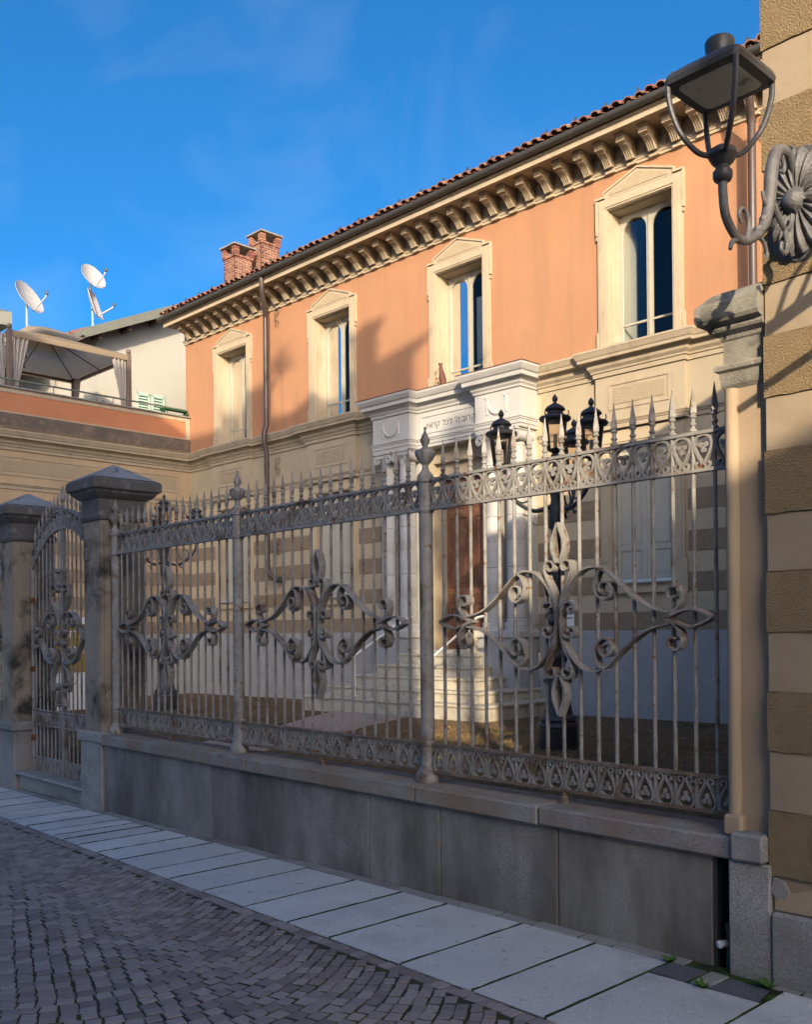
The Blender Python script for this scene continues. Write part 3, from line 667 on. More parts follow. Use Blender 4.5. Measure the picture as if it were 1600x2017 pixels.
m=MB(); m.box(2.052,2.266,-.108,.33,2.80,3.13); prp(m,'cap_core','piercap')
m=MB(); m.sweep([(0,2.915),(.012,2.925),(.016,2.94),(.045,2.955),(.052,2.965),(.052,2.98),(.085,2.99),(.095,3.005),(.095,3.07),(.04,3.125),(0,3.145)],cp); prp(m,'cap','piercap')
# niche with pipe and tap
nc=thing('wall_niche','narrow dark niche with a water pipe between wall and granite pier','niche',(2.04,0,.1))
m=MB(); m.box(1.99,2.082,-.02,.0,-.05,.60); child(m,'back',K['dark'],nc)
m=MB(); m.box(1.988,2.002,-.125,-.02,-.05,.60); child(m,'metal_edge',K['gutter'],nc)
tp=thing('water_tap','grey water valve with pale plastic knob in the wall niche','valve',(2.045,-.09,.12))
MB().lathe([(.020,-.1),(.020,.02),(.017,.03),(.017,.13),(.022,.14),(.022,.17),(.010,.18)],12).obj('pipe',K['gutter'],tp,True)
MB().lathe([(.017,0),(.018,.03),(.018,.042),(.012,.046)],14).obj('knob',K['paperwhite'],tp,True,loc=(-.012,-.012,.085),rot=(rad(90),0,rad(-20)))

# ---------------- wall lamp ----------------
def wall_lamp():
    X=2.435
    t=thing('wall_lantern','dark modern lantern on an ornate scrolled wall bracket, on the right building','wall lamp',(X,YB-.006,3.446))
    o=Vector(t.location)
    def P(y,z,x=0): return (x,y-o.y,z-o.z)
    # rosette: fluted shell lobes above and below a boss
    def shell(sg,n=9):
        m=MB()
        def f(u,v):
            a=rad(90*sg+(u-.5)*150); L=.055+.165*math.cos((u-.5)*1.7)**2; q=.16+.84*v
            fl=math.cos(u*n*2*math.pi)
            y=-.022-.045*math.sin(q*2.6)-.011*fl*min(1,q*1.6)
            if v>.97: y+=.02
            return (math.cos(a+.25*math.sin(q*3)*(u-.5))*L*q*.80*(1+.03*fl*v),y,math.sin(a)*L*q*(1+.03*fl*v))
        m.grid(f,n*8,7); return m
    for sg in (1,-1): shell(sg).obj('shell_lobe',K['lampgrey'],t,60)
    m=MB()
    for k in range(64):
        a=2*math.pi*k/64; L=(.085+.15*abs(math.sin(a))**1.3); m.V.append((math.cos(a)*L*.95,-.012,math.sin(a)*L))
    m.V+=[(x*1.04,0,z*1.04) for x,y,z in m.V]; m.F=[(k,(k+1)%64,64+(k+1)%64,64+k) for k in range(64)]+[tuple(range(64))]; m.obj('backplate',K['lampgrey'],t)
    for sg in (1,-1):
        for k in range(3): MB().tube([((.05+.05*k/2)*sg*.8,-.05,.0),((.085+.03*k)*sg*.8,-.055,(.02-.03*k)),((.12+.01*k)*sg*.8,-.02,.05-.05*k)],[.018,.016,.006],6).obj('side_leaf',K['lampgrey'],t,True)
    m=MB(); m.lathe([(.052,.0),(.058,.018),(.050,.03),(.046,.036),(.042,.052),(.022,.068),(.004,.072)],22); m.V=[(x*(1+.05*(1 if k%2 else -1)),-z-.03,y*(1+.05*(1 if k%2 else -1))) for k,(x,y,z) in enumerate(m.V)]; m.obj('boss',K['lampgrey'],t,40)
    # arms
    arm=spline([P(-.19,3.45),P(-.205,3.56),P(-.27,3.615),P(-.36,3.60),P(-.405,3.52),P(-.425,3.42),P(-.45,3.32),P(-.50,3.245),P(-.58,3.185),P(-.67,3.155),P(-.735,3.175),P(-.785,3.225),P(-.80,3.30),P(-.80,3.345)],5)
    n=len(arm); MB().tube(arm,[.017+.010*math.sin(min(1,i/n*1.5)*3.14)**2 for i in range(n)],10).obj('arm',K['lampgrey'],t,True)
    for i,(pp,rr) in enumerate([([P(-.33,3.60),P(-.30,3.56),P(-.31,3.53),P(-.335,3.53)],.011),([P(-.23,3.58),P(-.215,3.63),P(-.225,3.66),P(-.25,3.655)],.012),
        ([P(-.42,3.40),P(-.36,3.34),P(-.30,3.30),P(-.25,3.33),P(-.235,3.38)],.013),([P(-.30,3.30),P(-.28,3.24),P(-.30,3.20),P(-.335,3.21),P(-.33,3.24)],.012),
        ([P(-.62,3.17),P(-.60,3.23),P(-.625,3.275),P(-.66,3.28),P(-.68,3.25),P(-.66,3.225)],.011),([P(-.54,3.21),P(-.49,3.20),P(-.46,3.17),P(-.455,3.14)],.010),([P(-.70,3.15),P(-.735,3.13),P(-.75,3.10)],.012),([P(-.42,3.33),P(-.47,3.36),P(-.49,3.40)],.012)]):
        q=spline(pp,5); MB().tube(q,[rr*(1-.45*k/len(q)) for k in range(len(q))],8).obj('leaf_scroll',K['lampgrey'],t,True)
    for y,z in ((-.405,3.50),(-.415,3.46),(-.425,3.41),(-.47,3.29),(-.52,3.235)): MB().lathe([(.004,-.02),(.022,-.01),(.026,0),(.022,.012),(.004,.02)],8).obj('leaf_bead',K['lampgrey'],t,True,loc=P(y,z))
    c=(-.80,)
    m=MB(); m.lathe([(.020,3.365),(.034,3.372),(.040,3.385),(.040,3.405),(.030,3.415),(.028,3.425),(.045,3.440),(.060,3.465),(.055,3.485),(.030,3.50)],16); m.V=[(x*.9,y*.9-.80-o.y,z-o.z-.03) for x,y,z in m.V]; m.obj('hub',K['lampiron'],t,True)
    cx,cy=.012,-.835; hw=.165
    for sx in (-1,1):
        for sy in (-1,1):
            q=spline([P(-.80+.03*sy,3.435,.03*sx),P(-.812+.062*sy,3.446,.06*sx),P(cy+.098*sy,3.495,cx+.098*sx),P(cy+.120*sy,3.56,cx+.120*sx),P(cy+.133*sy,3.635,cx+.133*sx),P(cy+.134*sy,3.695,cx+.134*sx)],5)
            MB().tube(q,.0105,8).obj('stay',K['lampiron'],t,True)
    def rr(h,ry,n=5):
        pts=[]
        for (sx,sy,a0) in ((1,1,0),(-1,1,90),(-1,-1,180),(1,-1,270)):
            for k in range(n+1):
                a=rad(a0+90*k/n); pts.append((cx+sx*(h-ry)+ry*math.cos(a),cy-o.y+sy*(h-ry)+ry*math.sin(a)))
        return pts
    def loft(levels):
        m=MB(); n=len(levels[0][0]); 
        for pts,z in levels: m.V+=[(x,y,z-o.z) for x,y in pts]
        for i in range(len(levels)-1):
            for k in range(n): m.F.append((i*n+k,i*n+(k+1)%n,(i+1)*n+(k+1)%n,(i+1)*n+k))
        m.F.append(tuple(range(n))[::-1]); m.F.append(tuple(range((len(levels)-1)*n,len(levels)*n))); return m
    loft([(rr(.134,.028),3.676),(rr(.149,.032),3.679),(rr(.153,.032),3.698),(rr(.147,.032),3.716),(rr(.11,.04),3.745),(rr(.065,.03),3.762)]).obj('head',K['lampiron'],t,30)
    loft([(rr(.104,.03),3.672),(rr(.114,.03),3.6745),(rr(.114,.03),3.678)]).obj('diffuser',K['diffuser'],t)
    m=MB(); m.lathe([(.045,3.76),(.050,3.80),(.054,3.835),(.050,3.845),(.02,3.85)],18); m.V=[(x+cx,y+cy-o.y,z-o.z) for x,y,z in m.V]; m.obj('chimney_cap',K['lampiron'],t,True)
wall_lamp()
bpy.data.objects['wall_lantern'].location.z-=.042

# ---------------- villa ----------------
vl=thing('villa','long peach villa with bracketed cornice, marble portal and banded ground floor','building',(0,YF,0),PSI)
def vp(m,n,mat,parent=None,**k): return m.obj(n,K[mat],parent or vl,**k)
SL,SR=-17.9,3.2
WC=[-15.77,-12.03,-8.32,-4.43]
ow,zb,zt=.60,6.205,8.53
up=[(c-ow,c+ow,zb,zt) for c in WC]
lw,lb,lt=.565,2.40,4.64
LC=[-15.77,-12.03,-4.43]
low=[(c-lw,c+lw,lb,lt) for c in LC]
PC=-8.37
door=(PC-.68,PC+.68,1.22,4.85)
m=MB(); m.wall(SL,SR,6.1,9.5,up,0,.04); m.add([(SL,0,6.1),(SL,6,6.1),(SL,6,9.5),(SL,0,9.5)],[(0,3,2,1)][:1]); vp(m,'upper_wall','peach')
m=MB(); m.wall(SL,SR,1.55,6.1,low+[door],0,.16); vp(m,'lower_wall','beige')
# frieze panel colour strip between string courses
spans=[]; x=-17.68
for c,h in [(-15.77,.80),(-12.03,.80),(PC,1.95),(-4.43,.80)]:
    spans.append((x,c-h)); x=c+h
spans.append((x,SR))
for a,b in spans:
    m=MB(); m.box(a,b,-.006,.01,5.03,5.77); vp(m,'frieze_strip','olive')
# bands
bz=[1.6,1.9,2.2,2.5,2.82,3.14,3.46,3.78,4.1,4.42,4.74]
for i in range(0,10,2):
    a,b=bz[i],bz[i+1]
    cuts=[(-17.7,None)]
    blk=[(c-.80,c+.80) for c in LC] if b>2.15 else []
    blk=sorted(blk+[(PC-1.85,PC+1.85)])
    x=-17.69
    for p,q in blk+[(SR,SR)]:
        if p-x>.05:
            m=MB(); m.cbox(x,p,-.012,.01,a,b,.004); vp(m,'rough_band','brownband')
        x=q
    if b>1.3:
        for p,q in ((PC-1.0,PC-.70),(PC+.70,PC+1.0)):
            m=MB(); m.cbox(p,q,-.012,.01,a,b,.004); vp(m,'rough_band','roughband')
xs=[-17.69,-16.2,-14.6,-13.0,-11.5,PC-1.9]; 
for a,b in list(zip(xs,xs[1:]))+list(zip([PC+1.9,-5.2,-3.9,-2.2,-.5,1.4],[-5.2,-3.9,-2.2,-.5,1.4,SR])):
    m=MB(); m.cbox(a+.002,b-.002,-.06,.02,-.2,1.60,.008); vp(m,'plinth_stone','plinth')
# string course following the window pedestals and the wing
def ressaut(path_h):
    p=[(-17.70,-13.0),(-17.70,-.0)]
    for c in (-15.77,-12.03): p+=[(c-.81,0),(c-.81,-.09),(c+.81,-.09),(c+.81,0)]
    p+=[(PC-1.9,0)]
    q=[(PC+1.9,0)]
    for c in (-4.43,): q+=[(c-.81,0),(c-.81,-.09),(c+.81,-.09),(c+.81,0)]
    q+=[(SR,0)]
    return p,q
upr=[(0,5.76),(.03,5.765),(.035,5.83),(.055,5.84),(.06,5.87),(.10,5.915),(.105,5.965),(.135,5.98),(.14,6.0),(.215,6.01),(.22,6.055),(.235,6.07),(.265,6.135),(.275,6.15),(.275,6.18),(0,6.205)]
lpr=[(0,4.885),(.022,4.89),(.022,4.955),(.035,4.965),(.045,4.995),(.058,5.0),(.058,5.025),(0,5.035)]
for pth in ressaut(0):
    m=MB(); m.sweep(upr,pth); vp(m,'string_course','cream')
    m=MB(); m.sweep(lpr,pth); vp(m,'lower_moulding','cream')
for c in (-15.77,-12.03,-4.43):
    m=MB(); m.box(c-.81,c+.81,-.09,0,5.03,5.77); p=vp(m,'pedestal','cream')
    m=MB()
    for (a,b,z0,z1) in ((-.56,.56,5.60,5.635),(-.56,.56,5.20,5.235),(-.56,-.525,5.235,5.60),(.525,.56,5.235,5.60)): m.box(c+a,c+b,-.104,-.088,z0,z1)
    vp(m,'panel_frame','cream',p)
    m=MB(); m.box(c-.46,c+.46,-.099,-.088,5.285,5.545); vp(m,'rough_panel','creamrough',p)
# upper windows
def upper_window(c,i):
    m=MB()
    # casing: jambs, ears, base blocks
    for s in (-1,1):
        a,b=sorted((c+s*ow,c+s*(ow+.17))); m.box(a,b,-.05,.02,zb,zt+.17)
        a,b=sorted((c+s*(ow+.03),c+s*(ow+.13))); m.box(a,b,-.064,-.049,zb,zt+.03)
        a,b=sorted((c+s*(ow+.168),c+s*(ow+.205))); m.box(a,b,-.058,.02,zt-.38,zt+.20)
        a,b=sorted((c+s*(ow+.168),c+s*(ow+.20))); m.box(a,b,-.056,.02,zb,zb+.33)
    m.box(c-ow,c+ow,-.05,.02,zt,zt+.17); m.box(c-ow-.13,c+ow+.13,-.064,-.049,zt+.03,zt+.13)
    w=vp(m,'window','cream')
    # pediment
    z0=zt+.17; 
    m=MB(); m.prism([(c-.62,z0),(c+.62,z0),(c+.62,z0+.10),(c+.06,z0+.31),(c-.06,z0+.31),(c-.62,z0+.10)],-.055,.02)
    vp(m,'pediment','cream',w)
    m=MB()
    for s in (-1,1):
        m.strip([(c+s*.80,z0+.035),(c+s*.635,z0+.035),(c+s*.635,z0+.105),(c,z0+.335)],.034,-.075,.01)
    vp(m,'pediment_moulding','cream',w)
    m=MB(); m.prism([(c-.53,z0+.035),(c+.53,z0+.035),(c+.53,z0+.075),(c+.03,z0+.25),(c-.03,z0+.25),(c-.53,z0+.075)],-.064,-.05); vp(m,'pediment_panel','creamrough',w)
    m=MB()
    for s in (-1,1):
        for k in range(3): m.prism([(c+s*.79+.012*math.cos(a*1.047),zt-.41-.02*k+.012*math.sin(a*1.047)) for a in range(6)],-.055,0)
    vp(m,'ear_drop','cream',w)
    m=MB(); o_=ow-.012
    for s in (-1,1):
        a,b=sorted((c+s*o_,c+s*(ow+.02))); m.box(a,b,-.03,.365,zb-.02,zt)
        a,b=sorted((c+s*(o_-.02),c+s*o_)); m.box(a,b,.06,.365,zb-.02,zt-.03)
    m.box(c-ow,c+ow,-.03,.365,zt-.012,zt+.02); m.box(c-o_,c+o_,.06,.365,zt-.035,zt-.012); vp(m,'reveal','cream',w)
    # glazing frame: two leaves with arched heads
    y0,y1=.29,.34; half=ow-.02
    for s in (-1,1):
        L=lambda v:c+s*v
        m=MB()
        zi=zb+.03; zh=zt-.02; il,ir=.055,half-.075; cxm=(il+ir)/2; rr_=(ir-il)/2; sp=zh-.10-rr_
        def bx(a,b,z0,z1,yy0=y0,yy1=y1):
            a,b=sorted((L(a),L(b))); m.box(a,b,yy0,yy1,z0,z1)
        bx(0.003,il,zi,zh); bx(ir,half,zi,zh); bx(il,ir,zi,zi+.08); bx(il,ir,zb+.44,zb+.475,y0+.01)
        n=10; head=[(cxm+rr_*math.cos(rad(180-18*k)),sp+rr_*math.sin(rad(180-18*k))) for k in range(11)]
        for k in range(10):
            (xa,za),(xb,zb_)=head[k],head[k+1]
            q=[(L(xa),za),(L(xb),zb_),(L(xb),zh),(L(xa),zh)]
            if s<0: q=q[::-1]
            m.prism(q,y0,y1)
        bx(-.012 if s>0 else .0,.016,zi,zh,y0-.02,y0) if s>0 else None
        leaf=vp(m,'casement','frame',w)
        g=MB(); g.add([(L(.03),.318,zi),(L(half-.03),.318,zi),(L(half-.03),.318,zh),(L(.03),.318,zh)],[(0,1,2,3)]); vp(g,'pane','glass',leaf)
    # inner shutters folded in the reveal and dark room
    m=MB(); m.box(c-ow+.035,c-ow+.06,.36,.80,zb,zt); m.box(c+ow-.06,c+ow-.035,.36,.80,zb,zt); vp(m,'inner_shutter','inner',w)
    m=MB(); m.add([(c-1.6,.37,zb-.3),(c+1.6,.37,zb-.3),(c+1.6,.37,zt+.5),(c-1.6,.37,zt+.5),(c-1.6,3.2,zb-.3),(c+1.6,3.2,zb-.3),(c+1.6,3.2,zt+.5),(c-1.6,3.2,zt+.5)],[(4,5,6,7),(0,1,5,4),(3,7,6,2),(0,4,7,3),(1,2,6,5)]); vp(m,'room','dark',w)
    return w
WN=[upper_window(c,i) for i,c in enumerate(WC)]
def fnt(body,size,mat,parent,loc,rot,name='lettering',ext=.002,align='CENTER'):
    cu=bpy.data.curves.new(name,'FONT'); cu.body=body; cu.size=size; cu.extrude=ext; cu.align_x=align; cu.resolution_u=3
    tmp=bpy.data.objects.new('tmp',cu); COL.objects.link(tmp); bpy.context.view_layer.update()
    me=bpy.data.meshes.new_from_object(tmp.evaluated_get(bpy.context.evaluated_depsgraph_get())); bpy.data.objects.remove(tmp); me.materials.clear(); me.materials.append(K[mat])
    return ob(name,me,parent,loc,rot)
# things in the windows
def poster(i,x0,x1,z0,z1,mat,y=.40): return vp(MB().box(WC[i]+x0,WC[i]+x1,y,y+.01,z0,z1),'poster',mat,WN[i])
poster(1,.10,.50,6.25,7.65,'posterblue'); poster(2,.08,.34,6.8,8.0,'posterlace'); poster(2,.08,.34,6.25,6.79,'posterteal'); poster(2,.36,.54,6.25,6.9,'posterteal',.44)
fnt('TAR',.20,'text',WN[0],(WC[0]-.26,.36,6.75),(rad(90),rad(-90),0),align='LEFT'); poster(0,.28,.50,6.5,7.6,'red')
# lower windows with closed shutters
def lower_window(c):
    m=MB()
    for s in (-1,1):
        a,b=sorted((c+s*lw,c+s*(lw+.20))); m.box(a,b,-.05,.02,2.20,lt+.22)
        a,b=sorted((c+s*(lw+.04),c+s*(lw+.15))); m.box(a,b,-.064,-.049,2.72,lt+.02)
        a,b=sorted((c+s*(lw+.198),c+s*(lw+.235))); m.box(a,b,-.045,.02,2.20,2.72)
    m.box(c-lw,c+lw,-.05,.02,lt,lt+.22); m.box(c-lw-.15,c+lw+.15,-.064,-.049,lt+.03,lt+.12); m.box(c-lw,c+lw,-.04,.02,2.20,lb-.02)
    w=vp(m,'window','beige')
    vp(MB().cbox(c-lw-.06,c+lw+.06,-.10,.14,lb-.045,lb,.008),'sill','marble',w)
    vp(MB().box(c-lw-.02,c+lw+.02,-.075,-.04,2.205,2.235),'apron_moulding','beige',w)
    for s in (-1,1):
        L=lambda a,b:sorted((c+s*a,c+s*b))
        m=MB()
        def bx(a,b,z0,z1,y0,y1):
            p,q=L(a,b); m.box(p,q,y0,y1,z0,z1)
        bx(.006,.535,lb+.02,lt,.115,.15)
        for (a,b,z0,z1) in ((.006,.075,lb+.02,lt),(.465,.535,lb+.02,lt),(.075,.465,lb+.02,lb+.10),(.075,.465,lb+.50,lb+.58),(.075,.465,lt-.1,lt)): bx(a,b,z0,z1,.095,.116)
        for z0,z1 in ((lb+.13,lb+.47),(lb+.61,lt-.13)): bx(.11,.43,z0,z1,.104,.116)
        vp(m,'shutter','shutter',w)
    vp(MB().box(c-.025,c+.025,.085,.1,lb+.02,lt),'cover_strip','shutter',w)
for c in LC: lower_window(c)

# cornice
vp(MB().sweep([(0,9.09),(.03,9.095),(.03,9.14),(.045,9.145),(.045,9.175),(.055,9.18),(.055,9.20),(.02,9.21),(.02,9.50),(0,9.51)],[(SL,.5),(SL,0),(SR,0)]),'frieze','cream')
vp(MB().sweep([(0,9.485),(.56,9.485),(.56,9.455),(.60,9.455),(.60,9.545),(.62,9.55),(.635,9.575),(.635,9.59),(0,9.61)],[(SL-.08,0),(SR,0)]),'cornice_fascia','cream')
BR=MB()
prof=[(-.02,9.43),(-.41,9.43),(-.41,9.352),(-.36,9.345),(-.31,9.335),(-.26,9.318),(-.205,9.285),(-.16,9.24),(-.125,9.20),(-.11,9.178),(-.02,9.172)]
BR.prismx([(y,z-9.3) for y,z in prof],-.072,.072)
for k in range(4):
    x=-.072+.036*k+.018
    BR.tube([(x,-.33,9.335-9.3),(x,-.265,9.312-9.3),(x,-.21,9.28-9.3),(x,-.165,9.235-9.3),(x,-.13,9.195-9.3),(x,-.115,9.168-9.3)],.0165,6)
BR.box(-.085,.085,-.43,-.02,9.431-9.3,9.485-9.3)
BR.box(-.086,.086,-.068,0,9.095-9.3,9.135-9.3)
for k in range(3): BR.box(-.062+.048*k,-.034+.048*k,-.06,-.02,9.178-9.3,9.196-9.3)
BRM=BR.mesh('bracket',K['cream'],30)
RS=MB()
for h,y in ((.095,-.035),(.06,-.05),(.03,-.062)): RS.prism([(0,-h),(h,0),(0,h),(-h,0)],y,-.015)
RSM=RS.mesh('diamond_panel',K['cream'])
for k in range(50):
    s=-17.21+.4069*k+.078-.42
    if s<SR-.1:
        ob('bracket',BRM,vl,(s,0,9.3)); ob('diamond_panel',RSM,vl,(s+.2035,0,9.345))
# gutter, roof tiles
gp=[(.70+.075*math.cos(rad(a)),9.665+.085*math.sin(rad(a))) for a in range(-180,5,20)]
vp(MB().sweep([(.635,9.665)]+gp+[(.768,9.672)]+[(.70+.066*math.cos(rad(a)),9.665+.076*math.sin(rad(a))) for a in range(0,-185,-30)],[(SL-.15,0),(SR,0)]),'gutter','gutter',smooth=50)
vp(MB().add([(SL-.12,-.56,9.69),(SR,-.56,9.69),(SR,5.5,12.05),(SL-.12,5.5,12.05)],[(0,1,2,3)]).add([(SL-.12,-.56,9.60),(SR,-.56,9.60),(SR,5.5,11.96),(SL-.12,5.5,11.96)],[(3,2,1,0)]),'roof','tile')
TL=MB()
def tilefn(u,v):
    a=rad(180*u); r=.088-.016*v
    return (math.cos(a)*r,v*.46,math.sin(a)*r*.80+v*.012)
TL.grid(tilefn,8,1); n0=len(TL.V)
TL.grid(lambda u,v:(lambda p:(p[0]*.84,p[1],p[2]*.80-.004))(tilefn(1-u,v)),8,1)
for k in range(8): TL.F.append((2*k,2*k+2,n0+2*(8-k)-2,n0+2*(8-k)))
TLM=TL.mesh('roof_tile',K['tile'],True)
PN=MB(); PN.grid(lambda u,v:((lambda a,r:(math.cos(a)*r,v*.46,-math.sin(a)*r*.7))(rad(180*u),.085)),6,1); PNM=PN.mesh('pan_tile',K['tile'],True)
sl=math.atan(2.435/6.3)
k=0; s=SL-.05
while s<SR-.1:
    for row in (0,1):
        y=-.68+row*.40; z=9.765+row*.40*math.tan(sl)+(.0 if row==0 else .012)
        ob('roof_tile',TLM,vl,(s+R.uniform(-.012,.012),y+R.uniform(-.025,.025),z+R.uniform(-.006,.008)),(sl,0,R.uniform(-.05,.05)))
        if row==0: ob('pan_tile',PNM,vl,(s+.098,y+.03,z+.015),(sl,0,0))
    if k%3==1 and R.random()<.75: vp(MB().prismx([(-.50,9.80),(-.48,9.80),(-.485,10.0),(-.51,10.0),(-.55,9.90)],s+.09,s+.115),'snow_guard','gutter')
    s+=.196; k+=1
# chimneys
def chimney(x0,x1,y0,y1,z0,z1,z2,label):
    t=thing('chimney',label,'chimney',(0,0,0),0,'brick chimneys on the villa roof')
    t.location=vl.matrix_basis@Vector(((x0+x1)/2,(y0+y1)/2,z0)); t.rotation_euler=(0,0,PSI)
    hx,hy=(x1-x0)/2,(y1-y0)/2; H=z1-z0; H2=z2-z0
    MB().box(-hx+.012,hx-.012,-hy+.012,hy-.012,0,H).obj('core',K['mortar'],t)
    bl,bh,jt=.17,.052,.016
    def course(z,hx,hy,odd,sel=lambda x,y:True):
        for (L,ax) in ((hx,0),(hy,1)):
            n=max(2,round(2*L/(bl+jt))); step=2*L/n
            for sgn in (-1,1):
                for i in range(n+ (1 if odd else 0)):
                    a=-L+step*(i-(.5 if odd else 0)); b=a+step-jt; a=max(a,-L); b=min(b,L)
                    if b-a<.03: continue
                    m=MB()
                    if ax==0: m.cbox(a,b,min(sgn*hy,sgn*(hy-.08)),max(sgn*hy,sgn*(hy-.08)),z,z+bh,.004); q=((a+b)/2,sgn*hy)
                    else: m.cbox(min(sgn*hx,sgn*(hx-.08))+.0,max(sgn*hx,sgn*(hx-.08)),a,b,z,z+bh,.004); q=(sgn*hx,(a+b)/2)
                    if sel(*q): m.obj('brick',K['brick'],t)
    z=H-.0; k=0
    zc=.45
    while zc<H-.05: course(zc,hx,hy,k%2); zc+=bh+jt; k+=1
    course(H-.01,hx+.03,hy+.03,0); MB().box(-hx-.02,hx+.02,-hy-.02,hy+.02,H-.012,H+.045).obj('corbel',K['mortar'],t)
    zc=H+.05
    for sx in (-1,0,1):
        for sy in (-1,0,1):
            if (sx==0)==(sy==0) and sx==0: continue
            if (sx==0 or sy==0): continue
            for q in range(3): MB().cbox(sx*(hx-.04)-.075,sx*(hx-.04)+.075,sy*(hy-.04)-.075,sy*(hy-.04)+.075,H+.05+q*.068,H+.05+q*.068+.06,.004).obj('brick',K['brick'],t)
    MB().cbox(-hx-.09,hx+.09,-hy-.09,hy+.09,H+.262,H+.305,.008).obj('cap_slab',K['capslab'],t)
chimney(-17.38,-16.86,.85,1.40,10.0,11.40,0,'lower brick chimney on the left, nearer the eaves')
chimney(-17.27,-16.75,1.62,2.2,10.3,11.92,0,'taller brick chimney standing behind the lower one')
# ridge bump near the chimneys
vp(MB().tube([(-12.2,-.3,9.98),(-12.2,.6,10.33)],.10,8),'ridge_tile','tile')
# downpipes
def downpipe(s,zlow,elbow):
    o=.28; q=.36 if elbow else .12
    pth=[(s+q,-.66,9.66),(s+q,-.64,9.42),(s+q*.88,-.60,9.27),(s+q*.3,-.38,8.99),(s,-o,8.84),(s,-o,6.36),(s,-.345,6.2),(s,-.345,5.95),(s,-o,5.75),(s,-o,zlow)]
    if elbow: pth+=[(s+.02,-o,zlow-.12),(s+.14,-.22,zlow-.26),(s+.24,-.15,zlow-.30)]
    p=vp(MB().tube(pth,.058,12),'downpipe','pipe',smooth=True)
    for z in (8.9,5.45,3.6): 
        if z>zlow:
            vp(MB().lathe([(.066,z-.02),(.07,z),(.066,z+.02)],12,(s,-o,0)),'pipe_clip','gutter',p)
            m=MB()
            for sg in (1,-1):
                m.tube([(s+.05,-.07,z+.02*sg)]+[(s+.08+.075*math.sin(rad(a))+.04,-.06,z+sg*(.05+.07*(1-math.cos(rad(a))))) for a in range(0,300,30)],.009,5)
                m.tube([(s+.05,-.07,z)]+[(s+.08+.035*math.sin(rad(a)),-.06,z+sg*(.03+.035*(1-math.cos(rad(a))))) for a in range(0,330,40)],.008,5)
            vp(m,'scrolled_pipe_bracket','ironrust',p)
    if elbow: vp(MB().tube([(s+.23,-.18,zlow-.30),(s+.26,-.02,zlow-.30)],.075,12),'pipe_socket','gutter',p)
downpipe(-14.06,3.12,True); downpipe(-2.42,1.0,False)
# ---------------- portal ----------------
def VW(s,off,z): return vl.matrix_basis@Vector((s,-off,z))
pt=thing('portal','white marble portal with paired ionic columns and Hebrew inscription','portal',tuple(VW(PC,0,.2)),PSI)
def pp(m,n,mat,parent=None,**k):
    m.V=[(x,y,z-.2) for x,y,z in m.V]; return m.obj(n,K[mat],parent or pt,**k)
for sg in (-1,1):
    a,b=sorted((sg*.86,sg*1.84))
    pp(MB().cbox(a,b,-.56,.0,-.1,1.48,.01),'pedestal','plinth'); pp(MB().cbox(a-.03,b+.03,-.60,0,1.482,1.62,.02),'pedestal_cap','marble')
    pp(MB().box(a+.03,b-.03,-.12,.0,1.62,5.2),'pilaster','marble')
    for k in range(8):
        if k%2==0: pp(MB().box(a+.005,b-.005,-.10,.0,1.72+.44*k,2.14+.44*k),'pilaster_block','marble')
    for cxx in (sg*1.09,sg*1.60):
        col=pp(MB().lathe([(.225,1.62),(.225,1.68),(.215,1.69),(.225,1.72),(.215,1.755),(.185,1.77),(.195,1.79),(.185,1.81),(.172,1.82)],20,(cxx,-.30,0)),'column','marble',smooth=True)
        z=1.82
        for k in range(7):
            h=.455; r0=.170-.0025*k; e=.006 if k%2==0 else 0
            pp(MB().lathe([(r0-.006,z),(r0+e,z+.008),(r0+e,z+h-.008),(r0-.006,z+h)],22,(cxx,-.30,0)),'drum','marble',col,smooth=True); z+=h
        pp(MB().lathe([(.155,z-.16),(.172,z-.155),(.172,z-.14),(.155,z-.135),(.155,z-.03),(.19,z),(.20,z+.02)],20,(cxx,-.30,0)),'necking','marble',col,smooth=True)
        m=MB(); m.box(cxx-.20,cxx+.20,-.50,-.10,z+.03,z+.10); m.box(cxx-.22,cxx+.22,-.52,-.08,z+.10,z+.135)
        for q in (-1,1):
            m.strip(arc(cxx+q*.165,z-.005,.085,.02,90,90-q*560,26),.028,-.505,-.095)
        pp(m,'capital','marble',col)
# entablature with ressauts over the column pairs
def ent(o1,o2):
    return [(-1.86,.0),(-1.86,-o2),(-.84,-o2),(-.84,-o1),(.84,-o1),(.84,-o2),(1.86,-o2),(1.86,0)]
E1=ent(.28,.50)
m=MB(); m.sweep([(0,5.145),(0,5.20),(.015,5.205),(.015,5.27),(.03,5.275),(.03,5.30),(.045,5.31),(.045,5.33),(0,5.34)],E1); pp(m,'architrave','marble')
m=MB(); m.sweep([(0,5.335),(0,5.86)],E1); m.box(-1.855,-.845,-.495,0,5.14,6.1); m.box(.845,1.855,-.495,0,5.14,6.1); m.box(-.845,.845,-.275,0,5.14,6.1); en=pp(m,'entablature','marble')
m=MB(); m.sweep([(0,5.82),(.025,5.83),(.03,5.87),(.055,5.90),(.06,5.93),(.09,5.95),(.10,5.975),(.17,5.985),(.175,6.05),(.20,6.07),(.235,6.13),(.245,6.15),(.245,6.185),(0,6.22)],E1); pp(m,'cornice','marble')
pp(MB().sweep([(.252,6.185),(.252,6.20),(0,6.228)],E1),'lead_flashing','vase')
for a,b,z0,z1 in ((-.74,.74,5.72,5.745),(-.74,.74,5.40,5.425),(-.74,-.715,5.425,5.72),(.715,.74,5.425,5.72)): pp(MB().box(a,b,-.295,-.27,z0,z1),'inscription_frame','marble')
xw=-.60
